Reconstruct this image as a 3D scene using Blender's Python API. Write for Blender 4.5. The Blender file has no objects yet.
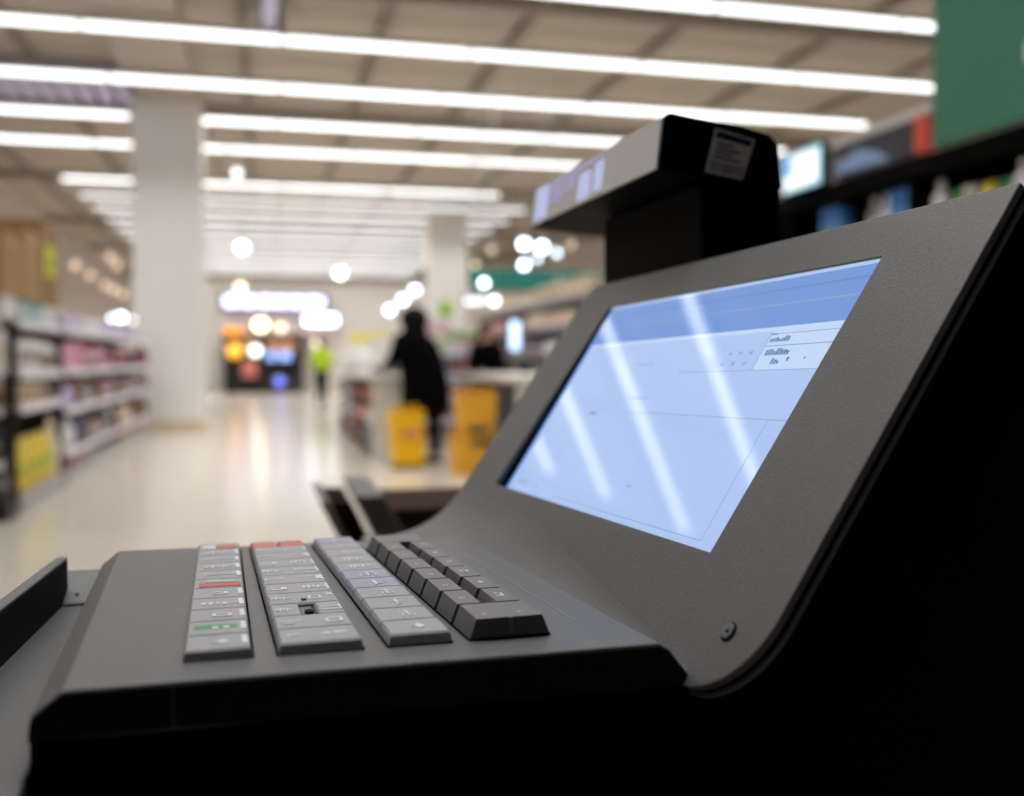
import bpy, bmesh, math, random
from mathutils import Vector, Matrix
random.seed(7)
scene = bpy.context.scene
col = scene.collection
R = math.radians
PI = math.pi

# ------------------------------------------------------------------ materials
_mats = {}
def srgb(c):
    return tuple((v/255/12.92 if v/255 <= .04045 else ((v/255+.055)/1.055)**2.4) for v in c)
def mat(name, rgb, rough=.5, metal=0., spec=.5, emit=None, estr=0., noise=0., nscale=20., bump=0., bscale=200., coat=0., speck=0.):
    """rgb is 0-255 sRGB. noise: colour variation amount; bump: bump strength; speck: dark speckle amount"""
    if name in _mats: return _mats[name]
    m = bpy.data.materials.new(name); m.use_nodes = True
    nt = m.node_tree; b = nt.nodes['Principled BSDF']
    c = (*srgb(rgb), 1)
    b.inputs['Base Color'].default_value = c
    b.inputs['Roughness'].default_value = rough
    b.inputs['Metallic'].default_value = metal
    b.inputs['Specular IOR Level'].default_value = spec
    b.inputs['Coat Weight'].default_value = coat
    b.inputs['Coat Roughness'].default_value = .08
    if emit:
        b.inputs['Emission Color'].default_value = (*srgb(emit), 1)
        b.inputs['Emission Strength'].default_value = estr
    if noise or bump or speck:
        tc = nt.nodes.new('ShaderNodeTexCoord')
    out = None
    if noise:
        n = nt.nodes.new('ShaderNodeTexNoise'); n.inputs['Scale'].default_value = nscale; n.inputs['Detail'].default_value = 5
        nt.links.new(tc.outputs['Object'], n.inputs['Vector'])
        mx = nt.nodes.new('ShaderNodeMix'); mx.data_type = 'RGBA'
        mx.inputs['A'].default_value = tuple(v*(1-noise) for v in c[:3])+(1,)
        mx.inputs['B'].default_value = tuple(min(1, v*(1+noise)) for v in c[:3])+(1,)
        nt.links.new(n.outputs['Fac'], mx.inputs['Factor'])
        out = mx.outputs['Result']
        nt.links.new(out, b.inputs['Base Color'])
    if speck:
        v = nt.nodes.new('ShaderNodeTexNoise'); v.inputs['Scale'].default_value = 900; v.inputs['Detail'].default_value = 2
        nt.links.new(tc.outputs['Object'], v.inputs['Vector'])
        rp = nt.nodes.new('ShaderNodeValToRGB')
        rp.color_ramp.elements[0].position = .30; rp.color_ramp.elements[0].color = (1-speck,)*3+(1,)
        rp.color_ramp.elements[1].position = .42; rp.color_ramp.elements[1].color = (1, 1, 1, 1)
        nt.links.new(v.outputs['Fac'], rp.inputs['Fac'])
        mm = nt.nodes.new('ShaderNodeMix'); mm.data_type = 'RGBA'; mm.blend_type = 'MULTIPLY'; mm.inputs['Factor'].default_value = 1
        if out: nt.links.new(out, mm.inputs['A'])
        else: mm.inputs['A'].default_value = c
        nt.links.new(rp.outputs['Color'], mm.inputs['B'])
        nt.links.new(mm.outputs['Result'], b.inputs['Base Color'])
    if bump:
        n2 = nt.nodes.new('ShaderNodeTexNoise'); n2.inputs['Scale'].default_value = bscale; n2.inputs['Detail'].default_value = 3
        nt.links.new(tc.outputs['Object'], n2.inputs['Vector'])
        bp = nt.nodes.new('ShaderNodeBump'); bp.inputs['Strength'].default_value = bump; bp.inputs['Distance'].default_value = .0006
        nt.links.new(n2.outputs['Fac'], bp.inputs['Height'])
        nt.links.new(bp.outputs['Normal'], b.inputs['Normal'])
    _mats[name] = m
    return m

def cmat(rgb, rough=.45):
    return mat('paint_%02x%02x%02x' % tuple(int(v) for v in rgb), rgb, rough, noise=.12, nscale=25)

# ------------------------------------------------------------------ mesh builder
class MB:
    def __init__(s): s.bm = bmesh.new(); s.mats = []; s.mi = 0
    def m(s, material):
        if material not in s.mats: s.mats.append(material)
        s.mi = s.mats.index(material); return s
    def _merge(s, b2, smooth=False, M=None):
        if M is not None: b2.transform(M)
        for f in b2.faces: f.material_index = s.mi; f.smooth = smooth
        me = bpy.data.meshes.new('t'); b2.to_mesh(me); b2.free()
        s.bm.from_mesh(me); bpy.data.meshes.remove(me)
        return s
    def box(s, x0, x1, y0, y1, z0, z1, bevel=0., seg=2, M=None):
        b = bmesh.new(); bmesh.ops.create_cube(b, size=1)
        for v in b.verts:
            v.co = Vector((x0+(v.co.x+.5)*(x1-x0), y0+(v.co.y+.5)*(y1-y0), z0+(v.co.z+.5)*(z1-z0)))
        if bevel: bmesh.ops.bevel(b, geom=b.edges[:], offset=bevel, segments=seg, profile=.6, affect='EDGES')
        return s._merge(b, False, M)
    def prism(s, pts, axis, a0, a1, bevel=0., seg=2, M=None, smooth=False):
        """polygon pts (2D) extruded along axis. axis 'y': pts=(x,z); 'x': pts=(y,z); 'z': pts=(x,y)"""
        b = bmesh.new()
        def co(p, a):
            return Vector({'y': (p[0], a, p[1]), 'x': (a, p[0], p[1]), 'z': (p[0], p[1], a)}[axis])
        v0 = [b.verts.new(co(p, a0)) for p in pts]; v1 = [b.verts.new(co(p, a1)) for p in pts]
        n = len(pts); b.faces.new(v0); b.faces.new(v1[::-1])
        for i in range(n): b.faces.new((v0[i], v1[i], v1[(i+1) % n], v0[(i+1) % n]))
        bmesh.ops.recalc_face_normals(b, faces=b.faces)
        if bevel: bmesh.ops.bevel(b, geom=b.edges[:], offset=bevel, segments=seg, profile=.6, affect='EDGES')
        return s._merge(b, smooth, M)
    def lathe(s, prof, x=0, y=0, z=0, seg=20, M=None, smooth=True):
        b = bmesh.new(); rings = []
        for r, h in prof:
            if r < 1e-6: rings.append([b.verts.new((x, y, z+h))])
            else: rings.append([b.verts.new((x+r*math.cos(2*PI*i/seg), y+r*math.sin(2*PI*i/seg), z+h)) for i in range(seg)])
        for a, c in zip(rings, rings[1:]):
            if len(a) == 1 and len(c) == 1: continue
            for i in range(seg):
                j = (i+1) % seg
                if len(a) == 1: b.faces.new((a[0], c[i], c[j]))
                elif len(c) == 1: b.faces.new((a[i], a[j], c[0]))
                else: b.faces.new((a[i], a[j], c[j], c[i]))
        bmesh.ops.recalc_face_normals(b, faces=b.faces)
        return s._merge(b, smooth, M)
    def loft(s, rings, smooth=True, cap=True, M=None):
        """rings: list of lists of Vectors, same count"""
        b = bmesh.new(); R_ = [[b.verts.new(Vector(p)) for p in r] for r in rings]
        n = len(R_[0])
        for a, c in zip(R_, R_[1:]):
            for i in range(n):
                j = (i+1) % n; b.faces.new((a[i], a[j], c[j], c[i]))
        if cap: b.faces.new(R_[0][::-1]); b.faces.new(R_[-1])
        bmesh.ops.recalc_face_normals(b, faces=b.faces)
        return s._merge(b, smooth, M)
    def tube(s, p0, p1, r, seg=10, r1=None):
        p0 = Vector(p0); p1 = Vector(p1); d = p1-p0; L = d.length
        M = Matrix.Translation(p0) @ d.to_track_quat('Z', 'Y').to_matrix().to_4x4()
        r1 = r if r1 is None else r1
        return s.lathe([(0, 0), (r, 0), (r1, L), (0, L)], seg=seg, M=M, smooth=True)
    def ball(s, c, r, sx=1, sy=1, sz=1, seg=16):
        pr = [(max(0, r*math.sin(PI*i/10)), -r*math.cos(PI*i/10)) for i in range(11)]
        return s.lathe(pr, seg=seg, M=Matrix.Translation(c) @ Matrix.Diagonal((sx, sy, sz, 1)))
    def poly(s, pts):
        b = bmesh.new(); b.faces.new([b.verts.new(Vector(p)) for p in pts]); return s._merge(b)
    def mesh(s, name):
        me = bpy.data.meshes.new(name); s.bm.to_mesh(me); s.bm.free()
        for m_ in s.mats: me.materials.append(m_)
        return me
    def build(s, name, parent=None, loc=None, rotz=None):
        o = bpy.data.objects.new(name, s.mesh(name)); col.objects.link(o)
        if parent is not None: o.parent = parent
        if loc is not None: o.location = loc
        if rotz is not None: o.rotation_euler = (0, 0, rotz)
        return o

def tag(o, label=None, cat=None, group=None, kind=None):
    if label: o['label'] = label
    if cat: o['category'] = cat
    if group: o['group'] = group
    if kind: o['kind'] = kind
    return o
def empty(name, loc=(0, 0, 0), rz=0, label=None, cat=None, group=None):
    o = bpy.data.objects.new(name, None); col.objects.link(o)
    o.location = loc; o.rotation_euler = (0, 0, rz); o.empty_display_size = .05
    return tag(o, label, cat, group)
def struct(o): o['kind'] = 'structure'; return o

# ================================================================== CAMERA
CAMZ = 1.15
f_px = 1010.
yaw, pitch = R(13.893), R(2.1547)
cam_d = bpy.data.cameras.new('camera'); cam = bpy.data.objects.new('camera', cam_d); col.objects.link(cam)
cam_d.sensor_width = 36; cam_d.sensor_fit = 'HORIZONTAL'; cam_d.lens = 36*f_px/1024
cam_d.clip_start = .02; cam_d.clip_end = 200
cam.location = (0, 0, CAMZ)
cam.rotation_euler = (PI/2-pitch, 0, -yaw)
cam_d.dof.use_dof = True; cam_d.dof.focus_distance = .37; cam_d.dof.aperture_fstop = 6.3
scene.camera = cam

# ================================================================== ROOM
m_floor = mat('polished_floor', (204, 195, 182), .17, spec=.5, noise=.05, nscale=1.2)
m_ceil = mat('ceiling_paint', (186, 174, 160), .8, noise=.05, nscale=.5)
m_beam = mat('beam_paint', (140, 128, 116), .8)
m_wall = mat('wall_paint', (204, 194, 188), .8, noise=.03, nscale=.6)
m_pillar = mat('pillar_paint', (238, 235, 233), .7, noise=.02, nscale=2)
m_cream = mat('cream_plinth', (216, 200, 170), .6)

X0, X1, Y0, Y1, ZC = -6.5, 12.0, -2.0, 56.0, 5.6
b = MB().m(m_floor).box(X0-.1, X1+.1, Y0, Y1, -.1, 0)
# thin tile joints
m_joint = mat('tile_joint', (176, 166, 150), .6)
fl = struct(b.build('floor'))
struct(MB().m(m_ceil).box(X0-.1, X1+.1, Y0, Y1, ZC, ZC+.1).build('ceiling'))
struct(MB().m(m_wall).box(X0-.1, X0, Y0, Y1, 0, ZC).build('wall_left'))
struct(MB().m(m_wall).box(X1, X1+.1, Y0, Y1, 0, ZC).build('wall_right'))
struct(MB().m(m_wall).box(X0-.1, X1+.1, Y1, Y1+.1, 0, ZC).build('wall_back'))
# ceiling joists along the aisle and across
for i, x in enumerate((-5.2, -3.2, -.2, 1.6, 3.4, 5.4, 7.6, 9.6)):
    struct(MB().m(m_beam).box(x-.06, x+.06, 6, Y1, ZC-.10, ZC).build('trim_%d' % (i+1)))
for i, y in enumerate((9.2, 12.2, 18.6, 26, 34, 42)):
    struct(MB().m(m_beam).box(X0, X1, y-.09, y+.09, ZC-.16, ZC-.0).build('trim_%d' % (i+11)))
# wide flat beam running over the pillar
struct(MB().m(m_ceil).box(-1.96, -.97, 6, Y1, ZC-.22, ZC).build('trim_20'))
# wall behind the kiosk at the far end
struct(MB().m(mat('far_wall_paint', (232, 226, 222), .8)).box(-4.4, 9.5, 37.0, 37.3, 0, 4.0).build('wall_far'))
struct(MB().m(m_beam).box(-4.5, 9.6, 36.8, 37.4, 4.0, 4.12).build('trim_21'))

# pillars
def pillar(x0, x1, y0, y1, label):
    r = empty('pillar', ((x0+x1)/2, (y0+y1)/2, 0), 0, label, 'pillar')
    w, d = (x1-x0)/2, (y1-y0)/2
    MB().m(m_pillar).box(-w, w, -d, d, .14, ZC-.22, .02).build('shaft', r)
    MB().m(m_cream).box(-w-.03, w+.03, -d-.03, d+.03, 0, .14, .01).build('plinth', r)
    return r
pillar(-2.01, -.92, 17.4, 18.0, 'wide white square pillar standing at the end of the left-hand shelves')
pillar(4.55, 5.65, 28, 28.6, 'white pillar behind the checkouts, farther back and partly hidden by the screens')

# ------------------------------------------------------------------ strip lights
m_tube = mat('light_tube', (255, 255, 255), .5, emit=(250, 253, 255), estr=2.9)
m_tube2 = mat('light_tube_dimmer', (255, 255, 255), .5, emit=(246, 250, 255), estr=1.7)
m_house = mat('light_housing', (190, 190, 188), .5)
m_tjoint = mat('light_joint', (150, 150, 155), .5)
def strip_light(y, xa, xb, label, seglen=2.4, z=5.2, tube=None):
    r = empty('strip_light', ((xa+xb)/2, y, z), 0, label, 'ceiling light', 'rows of strip lights across the ceiling')
    L = (xb-xa)/2
    MB().m(m_house).box(-L, L, -.06, .06, .02, .09, .01).build('housing', r)
    t = MB().m(tube or m_tube); x = -L 
    while x < L-.05:
        e = min(x+seglen, L); t.box(x+.02, e-.02, -.05, .05, -.035, .02, .012)
        if e < L: MB().m(m_tjoint).box(e-.02, e+.02, -.045, .045, -.025, .02).build('joint', r)
        x = e
    t.build('tube', r)
    for k in (-.8, 0, .8):
        MB().m(m_house).tube((k*L, 0, .09), (k*L, 0, ZC-z), .008, 8).build('hanger', r)
    ld = bpy.data.lights.new('strip_fill', 'AREA'); ld.shape = 'RECTANGLE'; ld.size = 2*L; ld.size_y = .08  # area lamp added under the tube to light the floor, unseen at grazing angles
    ld.energy = 10.8*2*L; ld.color = (1, .995, .985); ld.spread = R(126)
    lo = bpy.data.objects.new('strip_fill', ld); col.objects.link(lo); lo.parent = r; lo.location = (0, 0, -.045)
    return r
lights = [(1.7, -4.5, 9.9), (4.0, -4.5, 9.9), (8.6, -4.5, 9.9), (10.85, -4.5, 9.9), (13.25, -4.5, 9.95), (15.6, -4.5, 10.15), (17.95, -4.5, 9.95), (20.3, -5.4, 9.9)]  # the first two rows are unseen, added to light the keyboard deck
names = ['unseen strip light added above the keyboard to light the deck', 'second unseen strip light added to light the deck, just beyond the terminal',
         'nearest strip light, above the frame top and mirrored in the touch screen',
         'strip light cut by the top edge of the photo, ending behind the green sign',
         'long strip light crossing the whole upper ceiling, second from the top',
         'long strip light ending just above the lit monitor at right',
         'strip light passing behind the pillar, ending in a dot beside the display head',
         'strip light crossing behind the pillar, lowest of the long rows']
for (y, a_, b_), nm in zip(lights, names): strip_light(y, a_, b_, nm)
strip_light(24.4, -4.3, 5.7, 'shorter strip light heading the crowded far group of ceiling lights')
y = 26.7; k = 0
while y < 55:
    strip_light(y, -4.3, 7.0, 'strip light in the crowded far group over the aisle end, closely stacked by distance', tube=m_tube2)
    y += 2.15; k += 1

m_vent = mat('vent_lilac', (226, 220, 255), .5); m_ventf = mat('vent_frame', (140, 132, 140), .6)
def vent(x, y_, w, d, label):
    r = empty('ceiling_vent', (x, y_, ZC), 0, label, 'vent')
    MB().m(m_ventf).box(-w/2, w/2, -d/2, -d/2+.05, -.24, 0).box(-w/2, w/2, d/2-.05, d/2, -.24, 0).box(-w/2, -w/2+.05, -d/2, d/2, -.24, 0).box(w/2-.05, w/2, -d/2, d/2, -.24, 0).build('frame', r)
    n = int(w/.28); sl = MB().m(m_vent)
    for i in range(n): sl.box(-w/2+.07+i*.28, -w/2+.24+i*.28, -d/2+.05, d/2-.05, -.235, -.20)
    sl.build('grille', r)
vent(-3.2, 17.0, 2.6, 1.7, 'lilac slatted ceiling vent at upper left, behind the strip lights')
vent(.15, 12.4, .35, 2.2, 'narrow lilac ceiling vent near the top edge, right of the pillar')

# ================================================================== POS TERMINAL (foreground)
D = Vector((0.99757223, 0.06945112, -0.00511697)); W = Vector((-0.06955809, 0.99726345, -0.02504568)); N = Vector((0.00336351, 0.0253408, 0.99967321))
T0 = Vector((0, 0, CAMZ)) - .078*N
term = empty('sales_terminal', label='grey and black checkout sales terminal with keyboard and lit blue touch screen in the foreground', cat='till')
term.matrix_world = Matrix(((D.x, W.x, N.x, T0.x), (D.y, W.y, N.y, T0.y), (D.z, W.z, N.z, T0.z), (0, 0, 0, 1)))
# local axes: x = towards the screen, y = away from camera, z = up

m_grey = mat('grey_textured_plastic', (105, 106, 108), .40, spec=.55, noise=.05, nscale=60, bump=.35, bscale=1400, speck=.35)
m_grey2 = mat('grey_plastic_edge', (112, 113, 115), .45, spec=.4)
m_black = mat('black_plastic', (5, 5, 6), .65, spec=.1)
m_blackg = mat('black_satin_plastic', (10, 11, 12), .45, spec=.25)
m_dark = mat('dark_gap', (3, 3, 3), .9, spec=.1)

# -- deck (raised keyboard body)
w0, w1 = .279, .509
deck = [(-.0385, -.0121), (-.0385, -.0085), (-.0379, -.0052), (-.0305, .0006), (.137, -.0008), (.1405, -.0028), (.1489, -.0138), (.1489, -.0144), (.02, -.0128), (-.028, -.0121)]
MB().m(m_grey).prism(deck, 'y', w0, w1, .0004, 1).build('keyboard_deck', term)
# black side cap on the near end with its parting line
cap = [(-.0385, -.012), (-.0384, -.0088), (-.0378, -.0056), (-.0305, -.0003), (-.0040, -.0005), (-.0040, -.0115), (-.030, -.0115)]
MB().m(m_blackg).prism(cap, 'y', w0-.0007, w0+.0003, .0001, 1).build('side_cap', term)
cap2 = [(-.0034, -.0115), (-.0034, -.0005), (.1368, -.0016), (.1400, -.0034), (.1490, -.0142), (.1490, -.0145), (.02, -.0125)]
MB().m(m_blackg).prism(cap2, 'y', w0-.0007, w0+.0003, .0001, 1).build('side_cap', term)
low = [(-.0380, -.2), (-.0383, -.0122), (-.028, -.0122), (.02, -.0130), (.149, -.0147), (.205, -.0300), (.205, -.2)]
MB().m(m_black).prism(low, 'y', w0, w1-.001, .001, 2).build('base_body', term)

# -- key wells and keys
m_key = mat('clear_capped_grey_key', (170, 171, 175), .34, spec=.35, noise=.04, nscale=200)
m_keyd = mat('charcoal_key', (122, 122, 124), .38, spec=.4, bump=.1, bscale=2500)
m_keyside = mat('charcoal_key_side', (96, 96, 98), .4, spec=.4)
m_red = mat('red_key_label', (205, 98, 88), .35)
m_green = mat('green_key_label', (62, 160, 95), .35)
m_lilac = mat('lilac_key_label', (166, 168, 190), .34, spec=.35)
m_white = mat('white_legend', (236, 236, 238), .5)
m_hole = mat('dark_hole', (8, 8, 8), .6)

SK = .0
def skew(e): return SK*(e-.2975)/.2
def wells(d0, d1, e0, e1):
    MB().m(m_dark).prism([(d0+skew(e0), e0), (d1+skew(e0), e0), (d1+skew(e1), e1), (d0+skew(e1), e1)], 'z', -.001, .0003).build('key_well', term)
def keycap(d0, d1, e0, e1, h, matl, taper=.0007, ty=1.3, z0=.0002, slope=0., dish=0., side=None, bevel=.0006):
    """bevelled, tapered key cap; slope lifts the far edge, dish lowers the middle"""
    bm_ = bmesh.new(); nx, ny = 6, 4; top = []
    def rr(u, v, t):
        y_ = e0+t*ty+(e1-e0-2*ty*t)*v; x = d0+t+(d1-d0-2*t)*u+skew(y_); return x, y_
    base = [bm_.verts.new((*rr(u, v, 0), z0)) for u, v in ((0, 0), (1, 0), (1, 1), (0, 1))]
    rim0 = [bm_.verts.new((*rr(u, v, taper*.6), z0+h*.8)) for u, v in ((0, 0), (1, 0), (1, 1), (0, 1))]
    bm_.faces.new(base[::-1])
    for i in range(4):
        bm_.faces.new((base[i], base[(i+1) % 4], rim0[(i+1) % 4], rim0[i]))
    t = taper*.6+bevel
    rim1 = []
    for u, v in ((0, 0), (1, 0), (1, 1), (0, 1)):
        x, y_ = rr(u, v, t); rim1.append(bm_.verts.new((x, y_, z0+h+(slope if v else 0))))
    for i in range(4):
        bm_.faces.new((rim0[i], rim0[(i+1) % 4], rim1[(i+1) % 4], rim1[i]))
    bm_.faces.new(rim1)
    bmesh.ops.recalc_face_normals(bm_, faces=bm_.faces)
    mb = MB().m(matl)
    if side: mb.m(side); mb.m(matl)
    mb._merge(bm_)
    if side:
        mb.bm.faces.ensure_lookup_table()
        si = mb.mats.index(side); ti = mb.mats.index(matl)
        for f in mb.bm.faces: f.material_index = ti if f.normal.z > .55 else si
    return mb
def legend(key, strokes, z, cx_, cy_, sx, sy, m=None, name='legend'):
    """strokes: rectangles in a 0..1 box, placed on the key top"""
    mb = MB().m(m or m_white)
    for (a0, a1, b0, b1) in strokes:
        k0 = skew(cy_); mb.box(cx_+k0+(a0-.5)*sx, cx_+k0+(a1-.5)*sx, cy_+(b0-.5)*sy, cy_+(b1-.5)*sy, z-.0002, z+.00012)
    return mb.build(name, key)
# glyph strokes, upright for a reader facing the screen
GL = {
 'zero': [(0, .18, .1, .9), (.82, 1, .1, .9), (.1, .9, 0, .18), (.1, .9, .82, 1)],
 'word': [(0, .12, .2, .8), (.2, .32, .1, .9), (.4, .5, .3, .8), (.58, .7, .1, .7), (.78, 1, .35, .55), (0, .5, .45, .55)],
 'line': [(0, 1, .4, .6), (0, .1, .2, .8)],
 'arrow': [(.2, .8, .35, .65), (.35, .65, .1, .9), (.0, .3, .45, .55), (.45, .55, .9, 1.1)],
 'char': [(0, 1, .75, .85), (.45, .56, 0, 1), (.1, .9, .35, .45), (.1, .2, .0, .35), (.8, .9, 0, .4)],
 'cross': [(.0, 1, .5, .6), (.42, .55, 0, 1), (.6, .8, .15, .3)],
 'dots': [(0, .3, .3, .8), (.55, .85, .3, .8)],
 'seven': [(0, 1, .85, 1), (.75, .95, 0, .85)],
 'hook': [(0, .7, .0, .2), (.6, .85, .1, .8), (.1, .4, .7, .9)],
}
KW = .2975
pitch_w = (.4985-KW)/11
# column one: single keys, near to far
SK = .0062
wells(-.0020, .0182, KW-.0002, .4990)
col1 = ['arrow', 'dots', 'zero', 'word', 'hook', 'red', 'line', 'word', 'line', 'word', 'redwhite']
for i, g in enumerate(col1):
    e0 = KW+i*pitch_w; e1 = e0+pitch_w-.0006; zt = .0034
    k_ = keycap(-.0015, .0175, e0, e1, .0032, m_key, slope=.0003).build('key', term)
    cxk, cyk = .0085, (e0+e1)/2
    if g == 'red': legend(k_, [(0, 1, 0, .55)], zt+.0001, cxk, cyk, .0150, .0130, m_red, 'label_strip'); legend(k_, [(.1, .9, .6, .72), (.1, .5, .8, .9)], zt+.0003, cxk, cyk, .0130, .0130)
    elif g == 'redwhite':
        legend(k_, [(.38, 1, .0, 1)], zt+.0001, cxk, cyk, .0150, .0130, m_red, 'label_strip'); legend(k_, [(0, .36, 0, .7)], zt+.0001, cxk, cyk, .0150, .0130)
    else:
        if g == 'dots': legend(k_, [(0, .85, .42, 1.08)], zt+.0001, cxk, cyk, .0150, .0140, m_green, 'label_strip')
        sx = .006 if g in ('arrow', 'zero', 'dots', 'hook') else .012
        legend(k_, GL[g], zt+.0002, cxk+(.0008 if sx < .01 else 0), cyk-.001, sx, .0055 if g != 'line' else .004)
        legend(k_, [(.90, 1, .2, .9)], zt+.00015, cxk, cyk, .0160, .0140)
# column two: double-width keys
SK = .0036
wells(.0243, .0500, KW-.0002, .4990)
for i in range(11):
    e0 = KW+i*pitch_w; e1 = e0+pitch_w-.0006; cyk = (e0+e1)/2; zt = .0034
    if i == 10:
        for a_, b_ in ((.0250, .0368), (.0374, .0495)):
            k_ = keycap(a_, b_, e0, e1, .0032, m_red).build('key', term); k_['label'] = 'pink-red key'
        continue
    if i == 2:      # a piece of this cap is missing in the middle
        k1 = keycap(.0250, .0355, e0, e1, .0032, m_key, slope=.0003).build('key', term)
        k2 = keycap(.0400, .0495, e0, e1, .0032, m_key, slope=.0003).build('key', term)
        legend(k1, GL['word'], zt+.0002, .0300, cyk, .006, .005)
        legend(k2, [(0, 1, 0, .12), (0, 1, .5, .6), (.9, 1, 0, .9), (0, .5, .85, .95)], zt+.0002, .0450, cyk, .007, .009)
        hb = MB().m(m_keyd).box(.0357+skew(e0), .0398+skew(e0), e0, e1, .0008, .0022, .0003)
        ks = hb.build('broken_key_stem', term); MB().m(m_hole).lathe([(0, 0), (.0016, 0), (.0016, .0012), (.001, .0012), (.001, .0004), (0, .0004)], .0378+skew(cyk), cyk-.002, .0022, 16).build('socket', ks)
        continue
    k_ = keycap(.0250, .0495, e0, e1, .0032, m_key, slope=.0003).build('key', term)
    if i == 0:
        legend(k_, [(0, .12, .2, .8), (.18, .45, .3, .7)], zt+.0002, .0320, cyk, .008, .004)
        legend(k_, [(0, .4, .2, .7), (.48, 1, .3, .8)], zt+.0002, .0420, cyk, .008, .004)
    elif i == 1:
        legend(k_, GL['zero'], zt+.0002, .0440, cyk-.001, .0055, .006)
        legend(k_, [(0, 1, .5, .7), (.1, .6, 0, .2)], zt+.0002, .0310, cyk, .008, .006)
    elif i == 3:
        legend(k_, GL['zero'], zt+.0002, .0415, cyk-.001, .0045, .006); legend(k_, [(0, 1, 0, 1)], zt+.0002, .0470, cyk+.003, .002, .003)
        legend(k_, GL['word'], zt+.0002, .0300, cyk, .007, .004)
        legend(k_, [(0, 1, 0, 1)], zt+.0003, .0375, cyk-.004, .0018, .0025, m_hole, 'pin_hole')
    else:
        legend(k_, GL[('word', 'hook', 'line')[i % 3]], zt+.0002, .0305, cyk, .008, .006)
        legend(k_, GL[('line', 'word', 'seven')[i % 3]], zt+.0002, .0435, cyk, .009, .007)
        legend(k_, [(0, 1, 0, 1)], zt+.00015, .0480, cyk, .0009, .010)
# column three: keys with printed characters
SK = .0010
wells(.0566, .0769, KW-.0002, .4990)
for i in range(11):
    e0 = KW+i*pitch_w; e1 = e0+pitch_w-.0006; cyk = (e0+e1)/2; zt = .0034
    k_ = keycap(.0572, .0766, e0, e1, .0034, m_lilac if i in (4, 5, 10) else m_key, slope=.0003).build('key', term)
    g = ('arrow', 'char', 'cross', 'char', 'cross', 'char', 'word', 'word', 'line', 'line', 'line')[i]
    big = i in (4, 5, 6, 7)
    legend(k_, GL[g], zt+.0004, .0672+(.001 if not big else 0), cyk-.0005, .0085 if big else .0055, .0085 if i else .006)
    if i == 10: k_['label'] = 'lilac-tinted key'
# black key block: eight rows, two columns, first and last caps run across both
bp = (.481-.2980)/8
SK = -.0008
wells(.0819, .1086, .2978, .4805)
for i in range(8):
    e0 = .2980+i*bp; e1 = e0+bp-.0028; cyk = (e0+e1)/2; zt = .0062
    spans = [(.0822, .1083)] if i in (0, 7) else [(.0822, .0950), (.0958, .1083)]
    for (a_, b_) in spans:
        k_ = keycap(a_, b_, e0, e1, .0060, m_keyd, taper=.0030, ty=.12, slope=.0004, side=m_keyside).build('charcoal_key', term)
        k_['label'] = 'charcoal key'
        if i == 0:
            for dd in (.0885, .1000): legend(k_, [(0, 1, 0, 1)], zt+.0002, dd, cyk-.005, .0008, .0012)
            MB().m(m_grey2).box(.0950, .0962, e0-.0004, e0+.001, .001, .0062).build('seam_rib', k_)
        elif i == 7: pass
        elif a_ < .09: legend(k_, GL['dots'], zt+.0002, (a_+b_)/2, cyk-.002, .0022, .0022)
        else: legend(k_, GL[('zero', 'hook', 'arrow')[i % 3]], zt+.0002, (a_+b_)/2, cyk, .0034 if i < 4 else .0026, .0060 if i == 1 else .0034)
# fine bright seam on the deck
MB().m(mat('seam_light', (165, 164, 162), .4)).box(.1229, .1232, .3124, .4600, -.0012, -.0005).build('deck_seam', term)

# -- screen panel in its own plane: coordinates (wv, u) -> local
th = R(34.65); sP = .171
Cn = (-math.cos(th), math.sin(th))          # panel normal in (x,z), towards the operator
def PP(wv, u, off=0.):
    """a point of the panel plane; off = height over its face"""
    x = sP*math.cos(th) + u*math.sin(th) + off*Cn[0]
    z = .078 - sP*math.sin(th) + u*math.cos(th) + off*Cn[1]
    return Vector((x, wv, z))
def arc(cx_, cy_, r, a0, a1, n):
    return [(cx_+r*math.cos(a0+(a1-a0)*i/n), cy_+r*math.sin(a0+(a1-a0)*i/n)) for i in range(n+1)]
def outline(g=0.):
    wa, wb, ua, ub = .2516-g, .6115+g, .0060-g, .1963+g
    p = arc(wa+.030+g*0, ua+.030, .030, PI, 1.5*PI, 14)           # near bottom corner
    p += arc(wb-.030, ua+.030, .030, 1.5*PI, 2*PI, 14)
    p += arc(wb-.010, ub-.010, .010, 0, PI/2, 8)
    p += [(wa+.0045, ub)]
    return p
def plate(outer, holes, off0, off1, m_, name, bevel=.0004):
    bm_ = bmesh.new(); edges = []
    for loop in [outer]+holes:
        vs = [bm_.verts.new(PP(*p, off1)) for p in loop]
        edges += [bm_.edges.new((vs[i], vs[(i+1) % len(vs)])) for i in range(len(vs))]
    r = bmesh.ops.triangle_fill(bm_, use_beauty=True, edges=edges)
    faces = [g for g in r['geom'] if isinstance(g, bmesh.types.BMFace)]
    ex = bmesh.ops.extrude_face_region(bm_, geom=bm_.faces[:])
    nv = [g for g in ex['geom'] if isinstance(g, bmesh.types.BMVert)]
    dv = PP(0, 0, off0)-PP(0, 0, off1)
    bmesh.ops.translate(bm_, verts=nv, vec=dv)
    bmesh.ops.recalc_face_normals(bm_, faces=bm_.faces)
    if bevel:
        es = [e for e in bm_.edges if len(e.link_faces) == 2 and e.calc_face_angle() > R(40)]
        bmesh.ops.bevel(bm_, geom=es, offset=bevel, segments=2, profile=.5, affect='EDGES')
    return MB().m(m_)._merge(bm_).build(name, term)
hole = [(.3050, .0494), (.5553, .0498), (.5553, .1745), (.3075, .1745)]
plate(outline(), [hole], -.0028, 0., m_grey, 'screen_bezel', .0005)
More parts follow.
